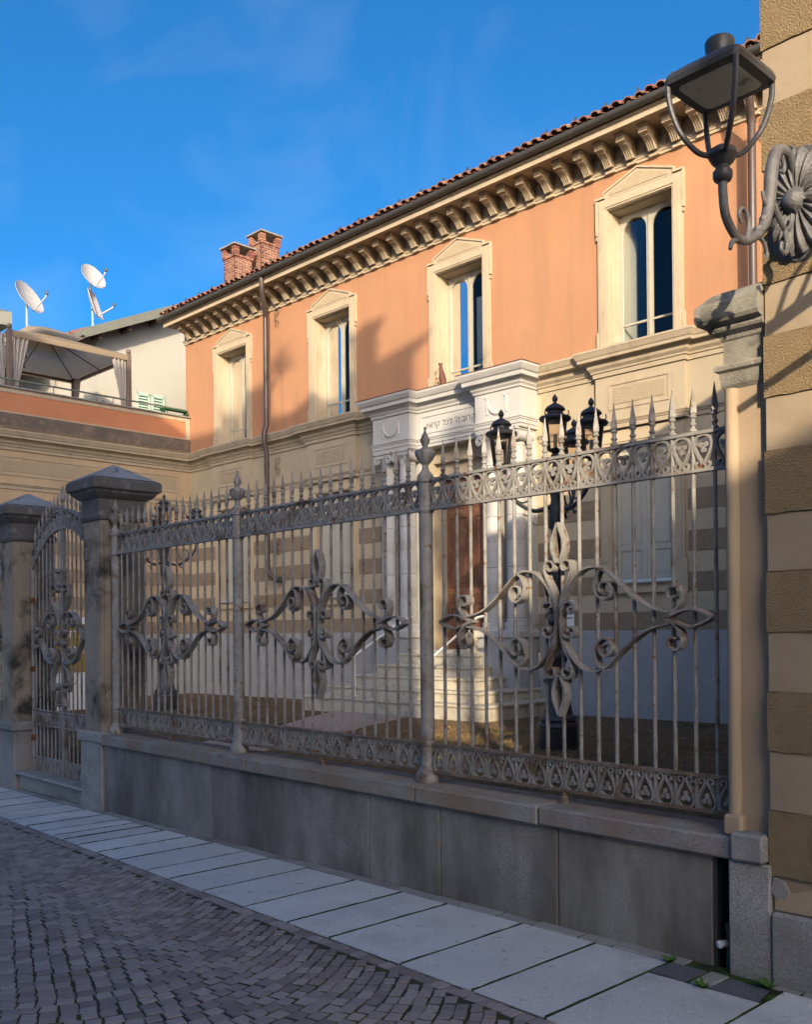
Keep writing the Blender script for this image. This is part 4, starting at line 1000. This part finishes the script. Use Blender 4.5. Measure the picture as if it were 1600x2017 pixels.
for w_ in ('\u05d5\u05d9\u05d0\u05e8\u05e7','\u05dc\u05db\u05dc',"'\u05d4",'\u05d1\u05d5\u05e8\u05e7'):
    o_=fnt(w_,.165,'text',pt,(xw,-.279,5.495-.2),(rad(90),0,0),'inscribed_word',.003,'LEFT'); xw+=max(v.co.x for v in o_.data.vertices)+.06
for sg in (-1,1):
    m=MB(); c=sg*1.35
    m.tube([(c+.21*math.cos(rad(a)),-.505,5.70+.21*math.sin(rad(a))*1.25) for a in range(180,361,15)],[.016+.014*math.sin(rad(k*15)) for k in range(13)],6)
    for q in (-1,1):
        m.tube([(c+q*.21,-.505,5.71),(c+q*.225,-.505,5.60),(c+q*.215,-.505,5.50),(c+q*.22,-.505,5.44)],[.012,.02,.016,.02],6)
        m.tube([(c+q*.21,-.505,5.70),(c+q*.26,-.505,5.76),(c+q*.29,-.505,5.74)],[.014,.012,.006],5); m.tube([(c+q*.21,-.505,5.70),(c+q*.16,-.505,5.75),(c+q*.15,-.505,5.72)],[.014,.012,.006],5)
    pp(m,'garland','marble',smooth=True)
# door lining, door
m=MB(); m.wall(-1.0,1.0,1.22,5.15,[(-.66,.66,1.22,4.86)],-.02,.42); pp(m,'door_surround','cream')
m=MB(); m.box(-.66,.66,.10,.40,4.62,4.86); pp(m,'lintel','cream')
dr=thing('entrance_door','brown panelled wooden double door inside the marble portal','door',tuple(VW(PC,-.34,1.22)),PSI)
def dp(m,n,mat,parent=None,**k): return m.obj(n,K[mat],parent or dr,**k)
dp(MB().box(-.65,.65,.03,.06,2.75,3.4),'transom_panel','wood')
for sg in (-1,1):
    L=lambda a,b:sorted((sg*a,sg*b))
    m=MB(); a,b=L(.004,.645); m.box(a,b,0,.04,.02,3.4); lf=dp(m,'door_leaf','wood')
    for z0,z1 in ((.10,.62),(.70,.86),(.94,1.14),(1.25,2.62),(2.78,3.3)):
        a,b=L(.09,.56); m=MB(); m.sweep([(0,0),(.03,.0),(.018,.02),(0,.024)],[(0,0),(1,0)])
        m=MB()
        for (p,q,u,v) in ((a,b,z0,z0+.03),(a,b,z1-.03,z1),(a,a+.03,z0+.03,z1-.03),(b-.03,b,z0+.03,z1-.03)): m.box(p,q,-.022,.002,u,v)
        m.cbox(a+.06,b-.06,-.016,.004,z0+.06,z1-.06,.008) if z1-z0>.2 else m.box(a+.05,b-.05,-.008,.004,z0+.05,z1-.05)
        dp(m,'door_panel','wood',lf)
    a,b=L(.03,.05); dp(MB().box(a,b,-.03,.0,1.42,1.62).tube([(sg*.04,-.03,1.40),(sg*.04,-.055,1.45),(sg*.04,-.055,1.58),(sg*.04,-.03,1.63)],.009,6),'handle','brass',lf)
dp(MB().box(-.03,.03,-.02,.0,.02,2.7),'astragal','wood')
# steps
st=thing('entrance_steps','pale stone steps wrapping three sides below the portal','steps',tuple(VW(PC,1.0,.2)),PSI)
offs=[2.02,1.70,1.38,1.06,.74]; hws=[2.28,1.90,1.52,1.20,.98]; zs=[.425,.61,.81,1.0,1.2]
for k in range(5):
    o,h,z=offs[k],hws[k],zs[k]; pz=zs[k-1] if k else .05
    E_=[(-h,.0),(-h,-o),(h,-o),(h,0)]
    m=MB(); m.box(-h,h,-o,0,pz-.06,z-.052); m.sweep([(0,z-.055),(.022,z-.05),(.030,z-.035),(.030,z-.012),(.022,z),(-.0,z)],E_); m.add([(-h,-o,z),(h,-o,z),(h,0,z),(-h,0,z)],[(0,1,2,3)])
    m.V=[(x,y+1.0,zz-.2) for x,y,zz in m.V]; m.obj('step',K['stepstone'],st)
m=MB(); m.box(-.98,.98,-.45,.34,1.0,1.262); m.V=[(x,y+1.0,zz-.2) for x,y,zz in m.V]; m.obj('landing',K['stepstone'],st)
for sg,lab in ((-1,'pale painted handrail on the left side of the entrance steps'),(1,'pale painted handrail on the right side of the entrance steps')):
    hr=thing('handrail',lab,'handrail',tuple(VW(PC+sg*.92,1.5,.43)),PSI,'handrails of the entrance steps')
    if sg<0: MB().lathe([(.018,0),(.018,.75)],8,(-.15,-.25,0)).obj('post',K['paperwhite'],hr,True); MB().lathe([(.05,0),(.05,.012)],10,(-.15,-.25,0)).obj('base_plate',K['paperwhite'],hr)
    MB().tube([(-.15*-sg if sg<0 else 0,-.25,.75),(0,.9,1.42),(0,1.15,1.46)],.02,8).obj('rail',K['paperwhite'],hr,True)
    if sg>0: MB().lathe([(.018,0),(.018,.75)],8,(0,-.25,0)).obj('post',K['paperwhite'],hr,True)
# carved volute console on the right of the door steps
vc=thing('stone_console','carved stone volute block beside the door sill','console',tuple(VW(PC+.80,.66,1.2)),PSI)
m=MB(); m.cbox(-.07,.10,-.02,.5,0.001,.42,.01); m.strip(arc(.0,.40,.13,.03,-90,470,30),.03,-.07,-.02); m.obj('volute',K['stepstone'],vc)
# vase on the portal cornice, floodlight
t=thing('iron_vase','rusty red vase with iron scrolls on the portal cornice','vase',tuple(VW(PC-.02,.40,6.21)),PSI)
m=MB(); m.lathe([(.05,0),(.07,.10),(.06,.2),(.035,.30),(.03,.38),(.045,.42)],12); m.V=[(x-.18*z,y,z) for x,y,z in m.V]; m.obj('body',K['vase'],t,True)
m=MB()
for k,(a,b,rr) in enumerate(((-.16,.10,.07),(-.20,.25,.05),(-.1,.30,.04))): m.tube([(a+rr*(1-q/14)*math.cos(q*.7),0,b+rr*(1-q/14)*math.sin(q*.7)) for q in range(12)],.007,5)
m.tube([(-.22,0,0),(-.20,0,.2),(-.1,0,.05)],.007,5); m.obj('scrolls',K['rust'],t,True)
t=thing('floodlight','small pale floodlight box mounted left of the portal capital','floodlight',tuple(VW(PC-2.05,.05,5.36)),PSI)
MB().cbox(-.09,.09,-.16,-.02,-.10,.16,.02).obj('housing',K['frame'],t); MB().box(-.07,.07,-.166,-.158,-.06,.11).obj('lens',K['lampglass'],t); MB().box(-.03,.03,-.05,.05,-.16,-.09).obj('bracket',K['rust'],t)
for z,nm in ((1.84,'a'),):
    t=thing('wall_plate','small white notice plate on the wall beside the portal','notice',tuple(VW(-5.86,.02,1.9)),PSI)
    MB().box(-.10,.10,-.012,.0,-.22,.22).obj('plate',K['paperwhite'],t)
    for k in range(4): MB().box(-.075,.075,-.014,-.0125,.12-.07*k,.14-.07*k).obj('line_of_print',K['text'],t)

# ---------------- wing of the villa (part of the villa) ----------------
WX=-17.70
def wp(m,n,mat,parent=None,**k): return m.obj(n,K[mat],parent or vl,**k)
m=MB(); m.add([(WX,-13,-.3),(WX,0,-.3),(WX,0,6.3),(WX,-13,6.3)],[(0,1,2,3)]); wp(m,'wing_wall','wingwall')
m=MB(); m.box(WX-3.6,WX-.002,-13,0,6.20,6.34); wp(m,'terrace_floor','stainband')
m=MB(); m.box(WX-.22,WX-.02,-13,.02,6.33,6.60); m.sweep([(0,6.20),(.02,6.22),(.02,6.60),(0,6.61)],[(WX-.02,-13),(WX-.02,.0)]); wp(m,'parapet_foot','stainband')
m=MB(); m.box(WX-.22,WX-.012,-13,.0,6.60,7.16); wp(m,'parapet','peach2')
for (y0,y1,z0,z1) in ((-13,-.02,7.06,7.16),(-13,-.02,6.60,6.63),(-.14,-.02,6.63,7.06)):
    m=MB(); m.box(WX-.02,WX+.002,y0,y1,z0,z1); wp(m,'parapet_border','cream')
m=MB(); m.cbox(WX-.26,WX+.045,-13,.05,7.162,7.20,.006); wp(m,'parapet_coping','capslab')
for i in range(0,10,2):
    m=MB(); m.cbox(WX-.01,WX+.012,-13,-.02,bz[i],bz[i+1],.004); wp(m,'rough_band','brownband')
m=MB(); m.cbox(WX-.02,WX+.06,-13,-.07,-.3,1.60,.008); wp(m,'wing_plinth','plinth')
for y0,y1 in ((-5.6,-.35),(-12,-6.2)):
    m=MB()
    for (a,b,z0,z1) in ((y0,y1,5.60,5.635),(y0,y1,5.20,5.235),(y0,y0+.035,5.235,5.6),(y1-.035,y1,5.235,5.6)): m.box(WX-.01,WX+.016,a,b,z0,z1)
    p=wp(m,'panel_frame','cream'); wp(MB().box(WX-.01,WX+.01,y0+.1,y1-.1,5.285,5.545),'rough_panel','creamrough',p)
# ---------------- terrace ----------------
def tt(name,label,cat,s,y,z,group=None): return thing(name,label,cat,tuple(vl.matrix_basis@Vector((s,y,z))),PSI,group)
rl=tt('terrace_railing','thin green metal handrail on the terrace parapet','railing',WX-.12,0,7.2)
MB().tube([(0,-13,.19),(0,.0,.19)],.022,8).obj('rail',K['gmetal'],rl)
for y in (-.6,-2.1,-3.6,-5.1,-6.6): MB().lathe([(.012,0),(.012,.18)],6,(0,y,0)).obj('baluster',K['gmetal'],rl)
pl=tt('planter','long dark green planter box on the parapet by the villa corner','planter',WX-.10,-.42,7.2)
MB().prismx([(-.36,.13),(-.30,0),(.30,0),(.36,.13),(.34,.13),(.29,.02),(-.29,.02),(-.34,.13)],-.09,.09).box(-.092,.092,-.365,.365,.115,.14).obj('box',K['green'],pl)
m=MB()
for k in range(120): 
    x,y=R.uniform(-.07,.07),R.uniform(-.33,.33); h=R.uniform(.01,.05); m.add([(x-.006,y,.13),(x+.006,y,.13),(x+R.uniform(-.02,.02),y+R.uniform(-.02,.02),.13+h)],[(0,1,2)])
m.obj('low_plants',K['foliage'],pl)
def gazebo():
    t=tt('gazebo','beige canvas gazebo with tied curtains on the terrace','gazebo',-19.7,-2.97,6.34)
    hx,hy=1.5,1.5; ze=2.21
    for sx in (-1,1):
        for sy in (-1,1):
            p=MB().cbox(sx*hx-.055,sx*hx+.055,sy*hy-.055,sy*hy+.055,0,2.30,.008).obj('post',K['gpost'],t)
            MB().lathe([(.02,2.30),(.05,2.33),(.065,2.37),(.05,2.42),(.01,2.44)],10,(sx*hx,sy*hy,0)).obj('ball',K['gpost'],p,True)
    for a,b in (((-1,-1),(1,-1)),((1,-1),(1,1)),((1,1),(-1,1)),((-1,1),(-1,-1))): MB().tube([(a[0]*hx,a[1]*hy,ze-.02),(b[0]*hx,b[1]*hy,ze-.02)],.03,6).obj('beam',K['gpost'],t)
    hz=.62
    def roof(u,v,up=0):
        x=(2*u-1); y=(2*v-1); q=max(abs(x),abs(y)); 
        return (x*(hx+.04),y*(hy+.04),ze+.05+max(0,(1-q))**.9*hz-.05*math.sin(math.pi*q)*(1-abs(abs(x)-abs(y)))*.5)
    MB().grid(lambda u,v:roof(u,v),16,16).obj('canopy',K['canvas'],t,60)
    for a,b in (((-1,-1),(1,-1)),((1,-1),(1,1)),((1,1),(-1,1)),((-1,1),(-1,-1))):
        x0,y0,x1,y1=a[0]*(hx+.045),a[1]*(hy+.045),b[0]*(hx+.045),b[1]*(hy+.045)
        MB().add([(x0,y0,ze+.055),(x1,y1,ze+.055),(x1,y1,ze-.07),(x0,y0,ze-.07)],[(0,1,2,3)]).obj('valance',K['canvas'],t)
    for sx in (-1,0,1):
        for sy in (-1,0,1):
            if sx or sy:
                if sx==0 or sy==0 or True: MB().tube([(sx*hx,sy*hy,ze-.005),(sx*.2,sy*.2,ze+hz-.08)],.014,5).obj('rib',K['gpost'],t)
    def vent(u,v):
        x=2*u-1;y=2*v-1;q=max(abs(x),abs(y)); return (x*.72,y*.72,ze+hz-.10+.30*(1-q))
    MB().grid(vent,8,8).obj('vent_cap',K['canvas'],t,60)
    def curtain(x,y,dx,dy):
        n=26
        def f(u,v):
            w=(.34*(1-v)**1.2+.05); a=(u-.5)*w; rip=.035*math.sin(u*22)*(1-.5*v)
            return (x+dx*(a+.18*(1-v))+dy*rip,y+dy*(a+.18*(1-v))+dx*rip,ze-.03-1.55*v)
        return MB().grid(f,n,8).obj('curtain',K['curtain'],t,60)
    curtain(1.50,-1.40,0,1); curtain(1.46,-1.6,0,-1); curtain(1.5,1.40,0,-1); curtain(-1.4,1.45,1,0)
    m=MB(); m.tube([(.2,-.6,ze+.2),(.2,-.6,ze-.05)],.004,4); m.lathe([(.005,-.14),(.06,-.13),(.07,-.10),(.05,-.06),(.01,-.05)],8,(.2,-.6,ze)); m.tube([(.2,-.6,ze-.14),(.2,-.6,ze-.32)],.003,4); m.lathe([(.005,-.30),(.03,-.36),(.005,-.38)],6,(.2,-.6,ze))
    m.obj('wind_chime',K['gpost'],t)
gazebo()
for k,(yy,lab) in enumerate(((-1.35,'brown wooden chair back on the terrace left of the gazebo corner'),(-.95,'brown wooden chair back on the terrace right of the gazebo corner'))):
    t=tt('terrace_chair',lab,'chair',-20.6,yy-.3,6.34,'wooden chairs on the terrace'); m=MB()
    for x in (-.18,.18): MB().box(x-.02,x+.02,-.02,.02,0,1.25).obj('leg',K['ironrust'],t)
    for z in (.8,.92,1.04,1.16): MB().box(-.2,.2,-.012,.012,z,z+.07).obj('back_slat',K['ironrust'],t)
    MB().box(-.2,.2,-.4,.02,.42,.46).obj('seat',K['ironrust'],t); 
    for x in (-.18,.18): MB().box(x-.02,x+.02,-.40,-.36,0,.42).obj('leg',K['ironrust'],t)
# ---------------- white house ----------------
wh=tt('white_house','off-white neighbouring house with green metal roof edge behind the terrace','house',-23,3,0)
def hp(m,n,mat,parent=None,**k):
    m.V=[(x+23,y-3,z) for x,y,z in m.V]; return m.obj(n,K[mat],parent or wh,**k)
HX=-21.2; y0=-.80; rk=lambda y:10.05+.46*(y-y0)
m=MB(); m.add([(HX,y0,0),(HX,6,0),(HX,6,rk(6)),(HX,y0,rk(y0)),(HX-9,y0,0),(HX-9,y0,rk(y0)),(HX-9,6,0),(HX-9,6,rk(6))],[(0,1,2,3),(4,0,3,5),(1,6,7,2),(6,4,5,7)]); hp(m,'wall','white')
m=MB(); m.add([(HX+.55,y0-.55,rk(y0-.55)+.05),(HX+.55,6,rk(6)+.05),(HX-9,6,rk(6)+.05),(HX-9,y0-.55,rk(y0-.55)+.05)],[(0,1,2,3)]); hp(m,'roof','tile')
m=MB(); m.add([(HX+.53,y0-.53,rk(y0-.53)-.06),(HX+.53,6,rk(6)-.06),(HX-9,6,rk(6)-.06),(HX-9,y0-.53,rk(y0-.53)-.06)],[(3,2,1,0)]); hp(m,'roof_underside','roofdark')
m=MB(); m.prismx([(y0-.62,rk(y0-.62)-.14),(6,rk(6)-.14),(6,rk(6)+.12),(y0-.62,rk(y0-.62)+.12)],HX+.50,HX+.62); hp(m,'verge_flashing','gmetal')
m=MB(); m.box(HX-9,HX+.6,y0-.70,y0-.55,rk(y0-.6)-.10,rk(y0-.6)+.06); hp(m,'gutter','gmetal')
for k in range(7):
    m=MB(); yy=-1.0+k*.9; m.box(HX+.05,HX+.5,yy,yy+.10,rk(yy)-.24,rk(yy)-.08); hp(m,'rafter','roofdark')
for k in range(12):
    x=HX-.1-.22*k; m=MB(); m.tube([(x,y0-.72,rk(y0-.7)+.12),(x,y0-.2,rk(y0-.2)+.12)],.085,8); hp(m,'roof_tile','tile')
for k,(a,b) in enumerate(((.42,.84),(.90,1.32))):
    m=MB(); zA,zB=7.6,8.58; X=HX
    for (p,q,u,v) in ((a,b,zB-.08,zB),(a,b,zA,zA+.08),(a,a+.055,zA,zB),(b-.055,b,zA,zB)): m.box(X+.001,X+.04,p,q,u,v)
    sh=hp(m,'shutter','mint')
    for q in range(11):
        z=zA+.10+q*.078; m=MB(); m.add([(X+.012,a+.055,z+.05),(X+.012,b-.055,z+.05),(X+.034,b-.055,z),(X+.034,a+.055,z)],[(0,1,2,3),(3,2,1,0)]); hp(m,'slat','mint',sh)
    m=MB(); m.box(X-.0,X+.006,a+.05,b-.05,zA+.07,zB-.07); hp(m,'painted_shade','green',sh)  # solid dark sheet, coloured as the shade between the slats
m=MB(); m.box(HX-2.6,HX-1.75,y0-.03,y0+.01,6.3,8.35); d_=hp(m,'door_frame','frame'); m=MB(); m.box(HX-2.5,HX-1.85,y0-.035,y0-.028,6.4,8.25); hp(m,'door_glass','posterteal',d_)
m=MB(); m.lathe([(.12,0),(.13,.03),(.10,.06)],14); m.V=[(HX+z,-.62+x*.7,7.98+y*1.35) for x,y,z in m.V]; wl=hp(m,'wall_light','gmetal'); m=MB(); m.lathe([(.08,.05),(.07,.075),(.02,.08)],12); m.V=[(HX+z,-.62+x*.7,7.98+y*1.35) for x,y,z in m.V]; hp(m,'wall_light_glass','paperwhite',wl)
m=MB(); m.lathe([(.09,0),(.09,.01)],14); m.V=[(HX+z,-.62+x*.8,8.36+y*.8) for x,y,z in m.V]; hp(m,'vent_disc','beige')
# dishes
def dish(s,y,z,w,h,label,yaw,zb,tilt=18,sq=0):
    t=tt('satellite_dish',label,'satellite dish',s,y,zb,'white satellite dishes on the roof')
    f=Matrix.Rotation(rad(yaw),4,'Z')@Matrix.Rotation(rad(tilt),4,'Y')
    def tr(p): q=f@Vector(p); return (q.x,q.y,q.z+z-zb)
    m=MB(); n=24
    for side in (0,1):
        for i in range(5):
            rr=i/4
            for k in range(n):
                a=2*math.pi*k/n; cx,cy=math.cos(a),math.sin(a)
                e=1 if not sq else 1/max(abs(cx),abs(cy))**.75
                m.V.append(tr((-.12*(1-rr*rr)-.012*side,rr*w/2*cx*e,rr*h/2*cy*e)))
    for side in (0,1):
        o=side*5*n
        for i in range(4):
            for k in range(n):
                q=(o+i*n+k,o+i*n+(k+1)%n,o+(i+1)*n+(k+1)%n,o+(i+1)*n+k); m.F.append(q if side else q[::-1])
    for k in range(n): m.F.append((4*n+k,4*n+(k+1)%n,9*n+(k+1)%n,9*n+k))
    m.obj('reflector',K['dish'],t,True)
    MB().tube([tr((-.10,0,-h*.40)),tr((.42,0,-h*.30)),tr((.5,0,-h*.22))],.022,6).obj('feed_arm',K['dish'],t)
    p=tr((.5,0,-h*.22)); MB().lathe([(.02,-.05),(.045,-.04),(.045,.04),(.02,.05)],8,p).obj('receiver',K['gutter'],t)
    MB().tube([(-.2,0,0),(-.2,0,z-zb)],.03,8).obj('mast',K['dish'],t); MB().tube([(-.2,0,z-zb-.1),tr((-.14,0,-.05))],.035,6).obj('mount',K['gutter'],t)
dish(-22,-2.33,10.86,.98,1.02,'large white satellite dish at the left edge above the gazebo',28,9.7,-28)
dish(-22,-.46,11.90,.80,.82,'upper white satellite dish on the pole above the squarish one',12,11.3,-26)
dish(-22,-.40,11.10,.62,.86,'squarish white satellite dish below the upper dish',42,10.3,-18,1)
nr=tt('neighbour_roof','corner of a dark roof eave entering at the left picture edge','roof',-22,-4.4,0)
MB().add([(-1.5,-2.5,10.0),(-.1,1.62,10.0),(-3.5,1.62,10.0),(-1.5,-2.5,10.25),(-.1,1.62,10.36),(-3.5,1.62,11.6)],[(0,2,1),(3,4,5),(0,1,4,3),(1,2,5,4),(2,0,3,5)]).obj('eave',K['gmetal'],nr)
MB().box(-3.4,-1.2,-2.4,1.1,0,10.0).obj('wall',K['white'],nr)
# ---------------- courtyard lamp posts ----------------
def lantern(parent,lx,ly,lz):
    x=y=z=0
    p=MB().lathe([(.02,-.10),(.05,-.09),(.05,-.06),(.03,-.04),(.085,-.012),(.10,0)],14,(x,y,z)).obj('lantern',K['lampiron'],parent,True,loc=(lx,ly,lz),scale=1.13)
    MB().lathe([(.092,0),(.13,.30)],16,(x,y,z)).obj('glass',K['lampglass'],p,True)
    MB().lathe([(.02,.0),(.02,.16)],8,(x,y,z)).obj('bulb',K['paperwhite'],p,True)
    for k in range(4):
        a=rad(45+90*k); MB().tube([(x+.093*math.cos(a),y+.093*math.sin(a),z),(x+.135*math.cos(a),y+.135*math.sin(a),z+.31),(x+.18*math.cos(a),y+.18*math.sin(a),z+.36),(x+.17*math.cos(a),y+.17*math.sin(a),z+.39)],.007,6).obj('frame_bar',K['lampiron'],p)
    MB().lathe([(.135,.295),(.165,.31),(.172,.33),(.165,.345),(.11,.36),(.085,.385),(.085,.405),(.105,.415),(.11,.425),(.09,.455),(.04,.485),(.02,.495),(.018,.51),(.03,.525),(.03,.55),(.012,.58),(.002,.59)],18,(x,y,z)).obj('hood',K['lampiron'],p,True)
def lamp_post(x,y,label,rz):
    t=thing('lamp_post',label,'lamp post',(x,y,zct(x)),rz,'cast iron lamp posts in the courtyard')
    MB().lathe([(.225,-.05),(.225,.0),(.235,.02),(.23,.26),(.245,.275),(.235,.31),(.21,.33),(.225,.35),(.215,.385),(.18,.41),(.155,.55),(.135,.72),(.13,.80)],24).obj('base',K['lampiron'],t,True)
    MB().lathe([(.13,.80),(.115,.82),(.15,.88),(.16,.91),(.10,.95),(.085,.98),(.10,1.03),(.12,1.07),(.13,1.12),(.11,1.16),(.085,1.20),(.09,1.4),(.10,1.5),(.12,1.53),(.10,1.57),(.072,1.62)],20).obj('urn',K['lampiron'],t,True)
    MB().lathe([(.075,1.6),(.068,2.2),(.062,2.62),(.09,2.66),(.09,2.86),(.075,2.9),(.06,3.0),(.10,3.20),(.12,3.26),(.06,3.34),(.035,3.42),(.03,3.5)],16).obj('column',K['lampiron'],t,True)
    m=MB()
    for k in range(6):
        a=2*math.pi*k/6; m.tube([(.12*math.cos(a),.12*math.sin(a),.78),(.165*math.cos(a),.165*math.sin(a),.83),(.17*math.cos(a),.17*math.sin(a),.80)],[.03,.022,.01],6)
    m.obj('acanthus',K['lampiron'],t,True)
    for k in range(3):
        a=2*math.pi*k/3; c,s=math.cos(a),math.sin(a)
        q=spline([(.05*c,.05*s,2.92),(.25*c,.25*s,2.86),(.45*c,.45*s,2.95),(.60*c,.60*s,3.1),(.645*c,.645*s,3.25),(.65*c,.65*s,3.32)],5)
        m=MB().tube(q,[.028-.012*i/len(q) for i in range(len(q))],8)
        m.tube([((.40+.10*math.sin(b))*c,(.40+.10*math.sin(b))*s,3.06+.10*math.cos(b)) for b in [i*.45 for i in range(12)]],.012,6)
        m.tube([(.30*c,.30*s,2.87),(.34*c,.34*s,2.80),(.40*c,.40*s,2.82)],[.02,.014,.006],6)
        m.obj('arm',K['lampiron'],t,True); lantern(t,.65*c,.65*s,3.42)
    lantern(t,0,0,3.60); return t
lamp_post(-2.98,5.08,'black cast iron lamp post with several lanterns behind the sunlit fence panel',rad(47.1+180))
lamp_post(-12.9,5.3,'dark cast iron lamp post in the shade beside the gate pillar',rad(40))
nb=thing('notice_board','yellow and white notice board standing against the wing, seen through the gate','notice board',tuple(VW(-14.0,5.05,.1)),PSI)
MB().box(-.02,.02,-.62,.62,.05,1.85).obj('board',K['paperwhite'],nb); MB().box(.021,.03,-.60,.60,.78,1.72).obj('poster',K['yellow'],nb)
fnt('CITTA',.20,'paperwhite',nb,(.032,0,1.45),(rad(90),0,rad(90))); fnt('OSTA',.20,'paperwhite',nb,(.032,0,1.15),(rad(90),0,rad(90)))
fnt('M U',.12,'text',nb,(.022,0,.55),(rad(90),0,rad(90)))
# ---------------- houses and tree across the street (they shade the street) ----------------
def opp(name,label,x0,x1,y0,y1,h,rh,floors,mat):
    t=thing(name,label,'house',((x0+x1)/2,(y0+y1)/2,0))
    cx,cy=(x0+x1)/2,(y0+y1)/2; w,d=(x1-x0)/2,(y1-y0)/2
    MB().box(-w,w,-d,d,-.5,h).obj('wall',K[mat],t)
    MB().add([(-w-.3,d+.35,h-.06),(w+.3,d+.35,h-.06),(w+.3,-d-.35,h-.06),(-w-.3,-d-.35,h-.06),(-w-.3,0,h+rh),(w+.3,0,h+rh)],[(1,0,4,5),(3,2,5,4),(0,3,4),(2,1,5),(0,1,2,3)]).obj('roof',K['tile'],t)
    n=int(2*w/2.8)
    for f in range(floors):
        for k in range(n):
            x=-w+(k+.5)*2*w/n; z=1.0+f*(h-.6)/floors
            q=MB().box(x-.55,x+.55,d-.05,d+.03,z,z+1.7).obj('window',K['frame'],t); MB().box(x-.42,x+.42,d+.02,d+.035,z+.1,z+1.6).obj('pane',K['dark'],q)
    return t
tall=opp('tall_house','tall cream house across the street behind the viewer',-3,6.5,-17,-9,15.42,.8,5,'house')
tw=thing('stair_house','narrower taller house at the alley corner across the street','house',(8.37,-12,0))
MB().prism([(-1.87,-.5),(1.86,-.5),(1.86,16.15),(-1.87,15.5)],-4.9,3.0).obj('wall',K['house'],tw)
MB().prism([(-2.0,15.47),(2.0,16.17),(2.0,16.31),(-2.0,15.61)],-5.1,3.3).obj('roof',K['tile'],tw)
for f in range(5):
    for x in (-.9,.9):
        q=MB().box(x-.5,x+.5,2.96,3.03,1+f*2.9,2.7+f*2.9).obj('window',K['frame'],tw); MB().box(x-.38,x+.38,3.02,3.035,1.1+f*2.9,2.6+f*2.9).obj('pane',K['dark'],q)
def stack(x,y,z0,z1,w,lab):
    t=thing('chimney',lab,'chimney',(x,y,z0),0,'chimneys on the houses across the street'); MB().box(-w,w,-w,w,0,z1-z0).obj('stack',K['brick'],t); MB().box(-w-.1,w+.1,-w-.1,w+.1,z1-z0,z1-z0+.14).obj('cap',K['capslab'],t)
stack(8.95,-9.2,15.4,16.85,.20,'chimney on the narrow house by the alley'); stack(5.3,-9.6,14.7,16.3,.32,'chimney at the right end of the tall house roof'); stack(1.2,-10.5,14.7,16.8,.35,'chimney near the middle of the tall house roof')  # right-end chimney of the tall house is added for its shadow on the villa
opp('low_house','lower house across the street, right of the alley',12.28,34,-18,-9,6.85,.15,2,'smoothband')
opp('alley_sun_blocker','low annex closing the alley between the houses',10.3,11.95,-16,-9.4,5.3,.12,1,'house')  # added blocker, stops low sun coming through the alley
def big_tree(x,y,h,cr,n,label,seed):
    r=random.Random(seed); t=thing('tree',label,'tree',(x,y,0))
    tr=MB().tube([(0,0,-.2),(.1,0,h*.4),(.0,.1,h*.7),(.1,0,h*.95)],[.15,.13,.08,.03],8)
    for k in range(14):
        a=r.uniform(0,6.28); z=h*r.uniform(.68,.92); L=cr*r.uniform(.6,1); tr.tube([(0,0,z),(L*.5*math.cos(a),L*.5*math.sin(a),z+.25*L),(L*math.cos(a),L*math.sin(a),z+.35*L)],[.06,.04,.012],5)
    tr.obj('trunk',K['bark'],t)
    m=MB()
    cl=[(r.gauss(0,.5)*cr,r.gauss(0,.5)*cr,h*.84+r.gauss(0,.10)*h,r.uniform(.15,.35)) for _ in range(40)]
    for i in range(n):
        c=r.choice(cl); x_,y_,z_=c[0]+r.gauss(0,c[3]*.5),c[1]+r.gauss(0,c[3]*.5),c[2]+r.gauss(0,c[3]*.5); s=r.uniform(.05,.11); d=Vector((r.uniform(-1,1),r.uniform(-1,1),r.uniform(-1,1))).normalized(); e=d.orthogonal().normalized()*s; g=d.cross(e)*.6
        p=Vector((x_,y_,z_)); m.add([p-e,p-g,p+e,p+g],[(0,1,2,3)])
    m.obj('crown',K['foliage'],t)
big_tree(10.80,-8.55,14.6,.30,3800,'slender evergreen tree beside the alley across the street',4)
big_tree(10.6,-15.2,19.2,1.5,5200,'broad evergreen tree rising behind the houses across the street',9)
sg=thing('shadow_slab','hanging shop sign on an iron bracket, on the right building','sign',(3.30,YB-.006,3.30))  # unseen object added to cast the hooped shadow on the banded wall
MB().box(-.012,.012,-.92,-.30,.05,.105).obj('caster_slab',K['lampiron'],sg)
MB().tube([(0,-.88,.10),(0,-.84,.20),(0,-.74,.27),(0,-.62,.28)],.010,6).tube([(0,-.80,.10),(0,-.74,.20),(0,-.62,.25)],.010,6).tube([(0,-.62,.10),(0,-.60,.28),(0,-.45,.27),(0,-.30,.20),(0,0,.16)],.012,6).obj('caster_hoops',K['lampiron'],sg)
MB().box(-.012,.012,-.66,-.52,.10,.26).obj('caster_crest',K['lampiron'],sg)
aw=thing('shadow_rod','straight iron awning rod sticking out of the right building','rod',(3.17,YB-.006,3.08))  # unseen rod added for the slanting bar of shadow on the wall
MB().tube([(0,-.9,0),(0,0,0)],.020,8).obj('rod',K['lampiron'],aw); MB().lathe([(.03,-.05),(.03,.0)],8,(0,-.52,0)).obj('clamp',K['lampiron'],aw)
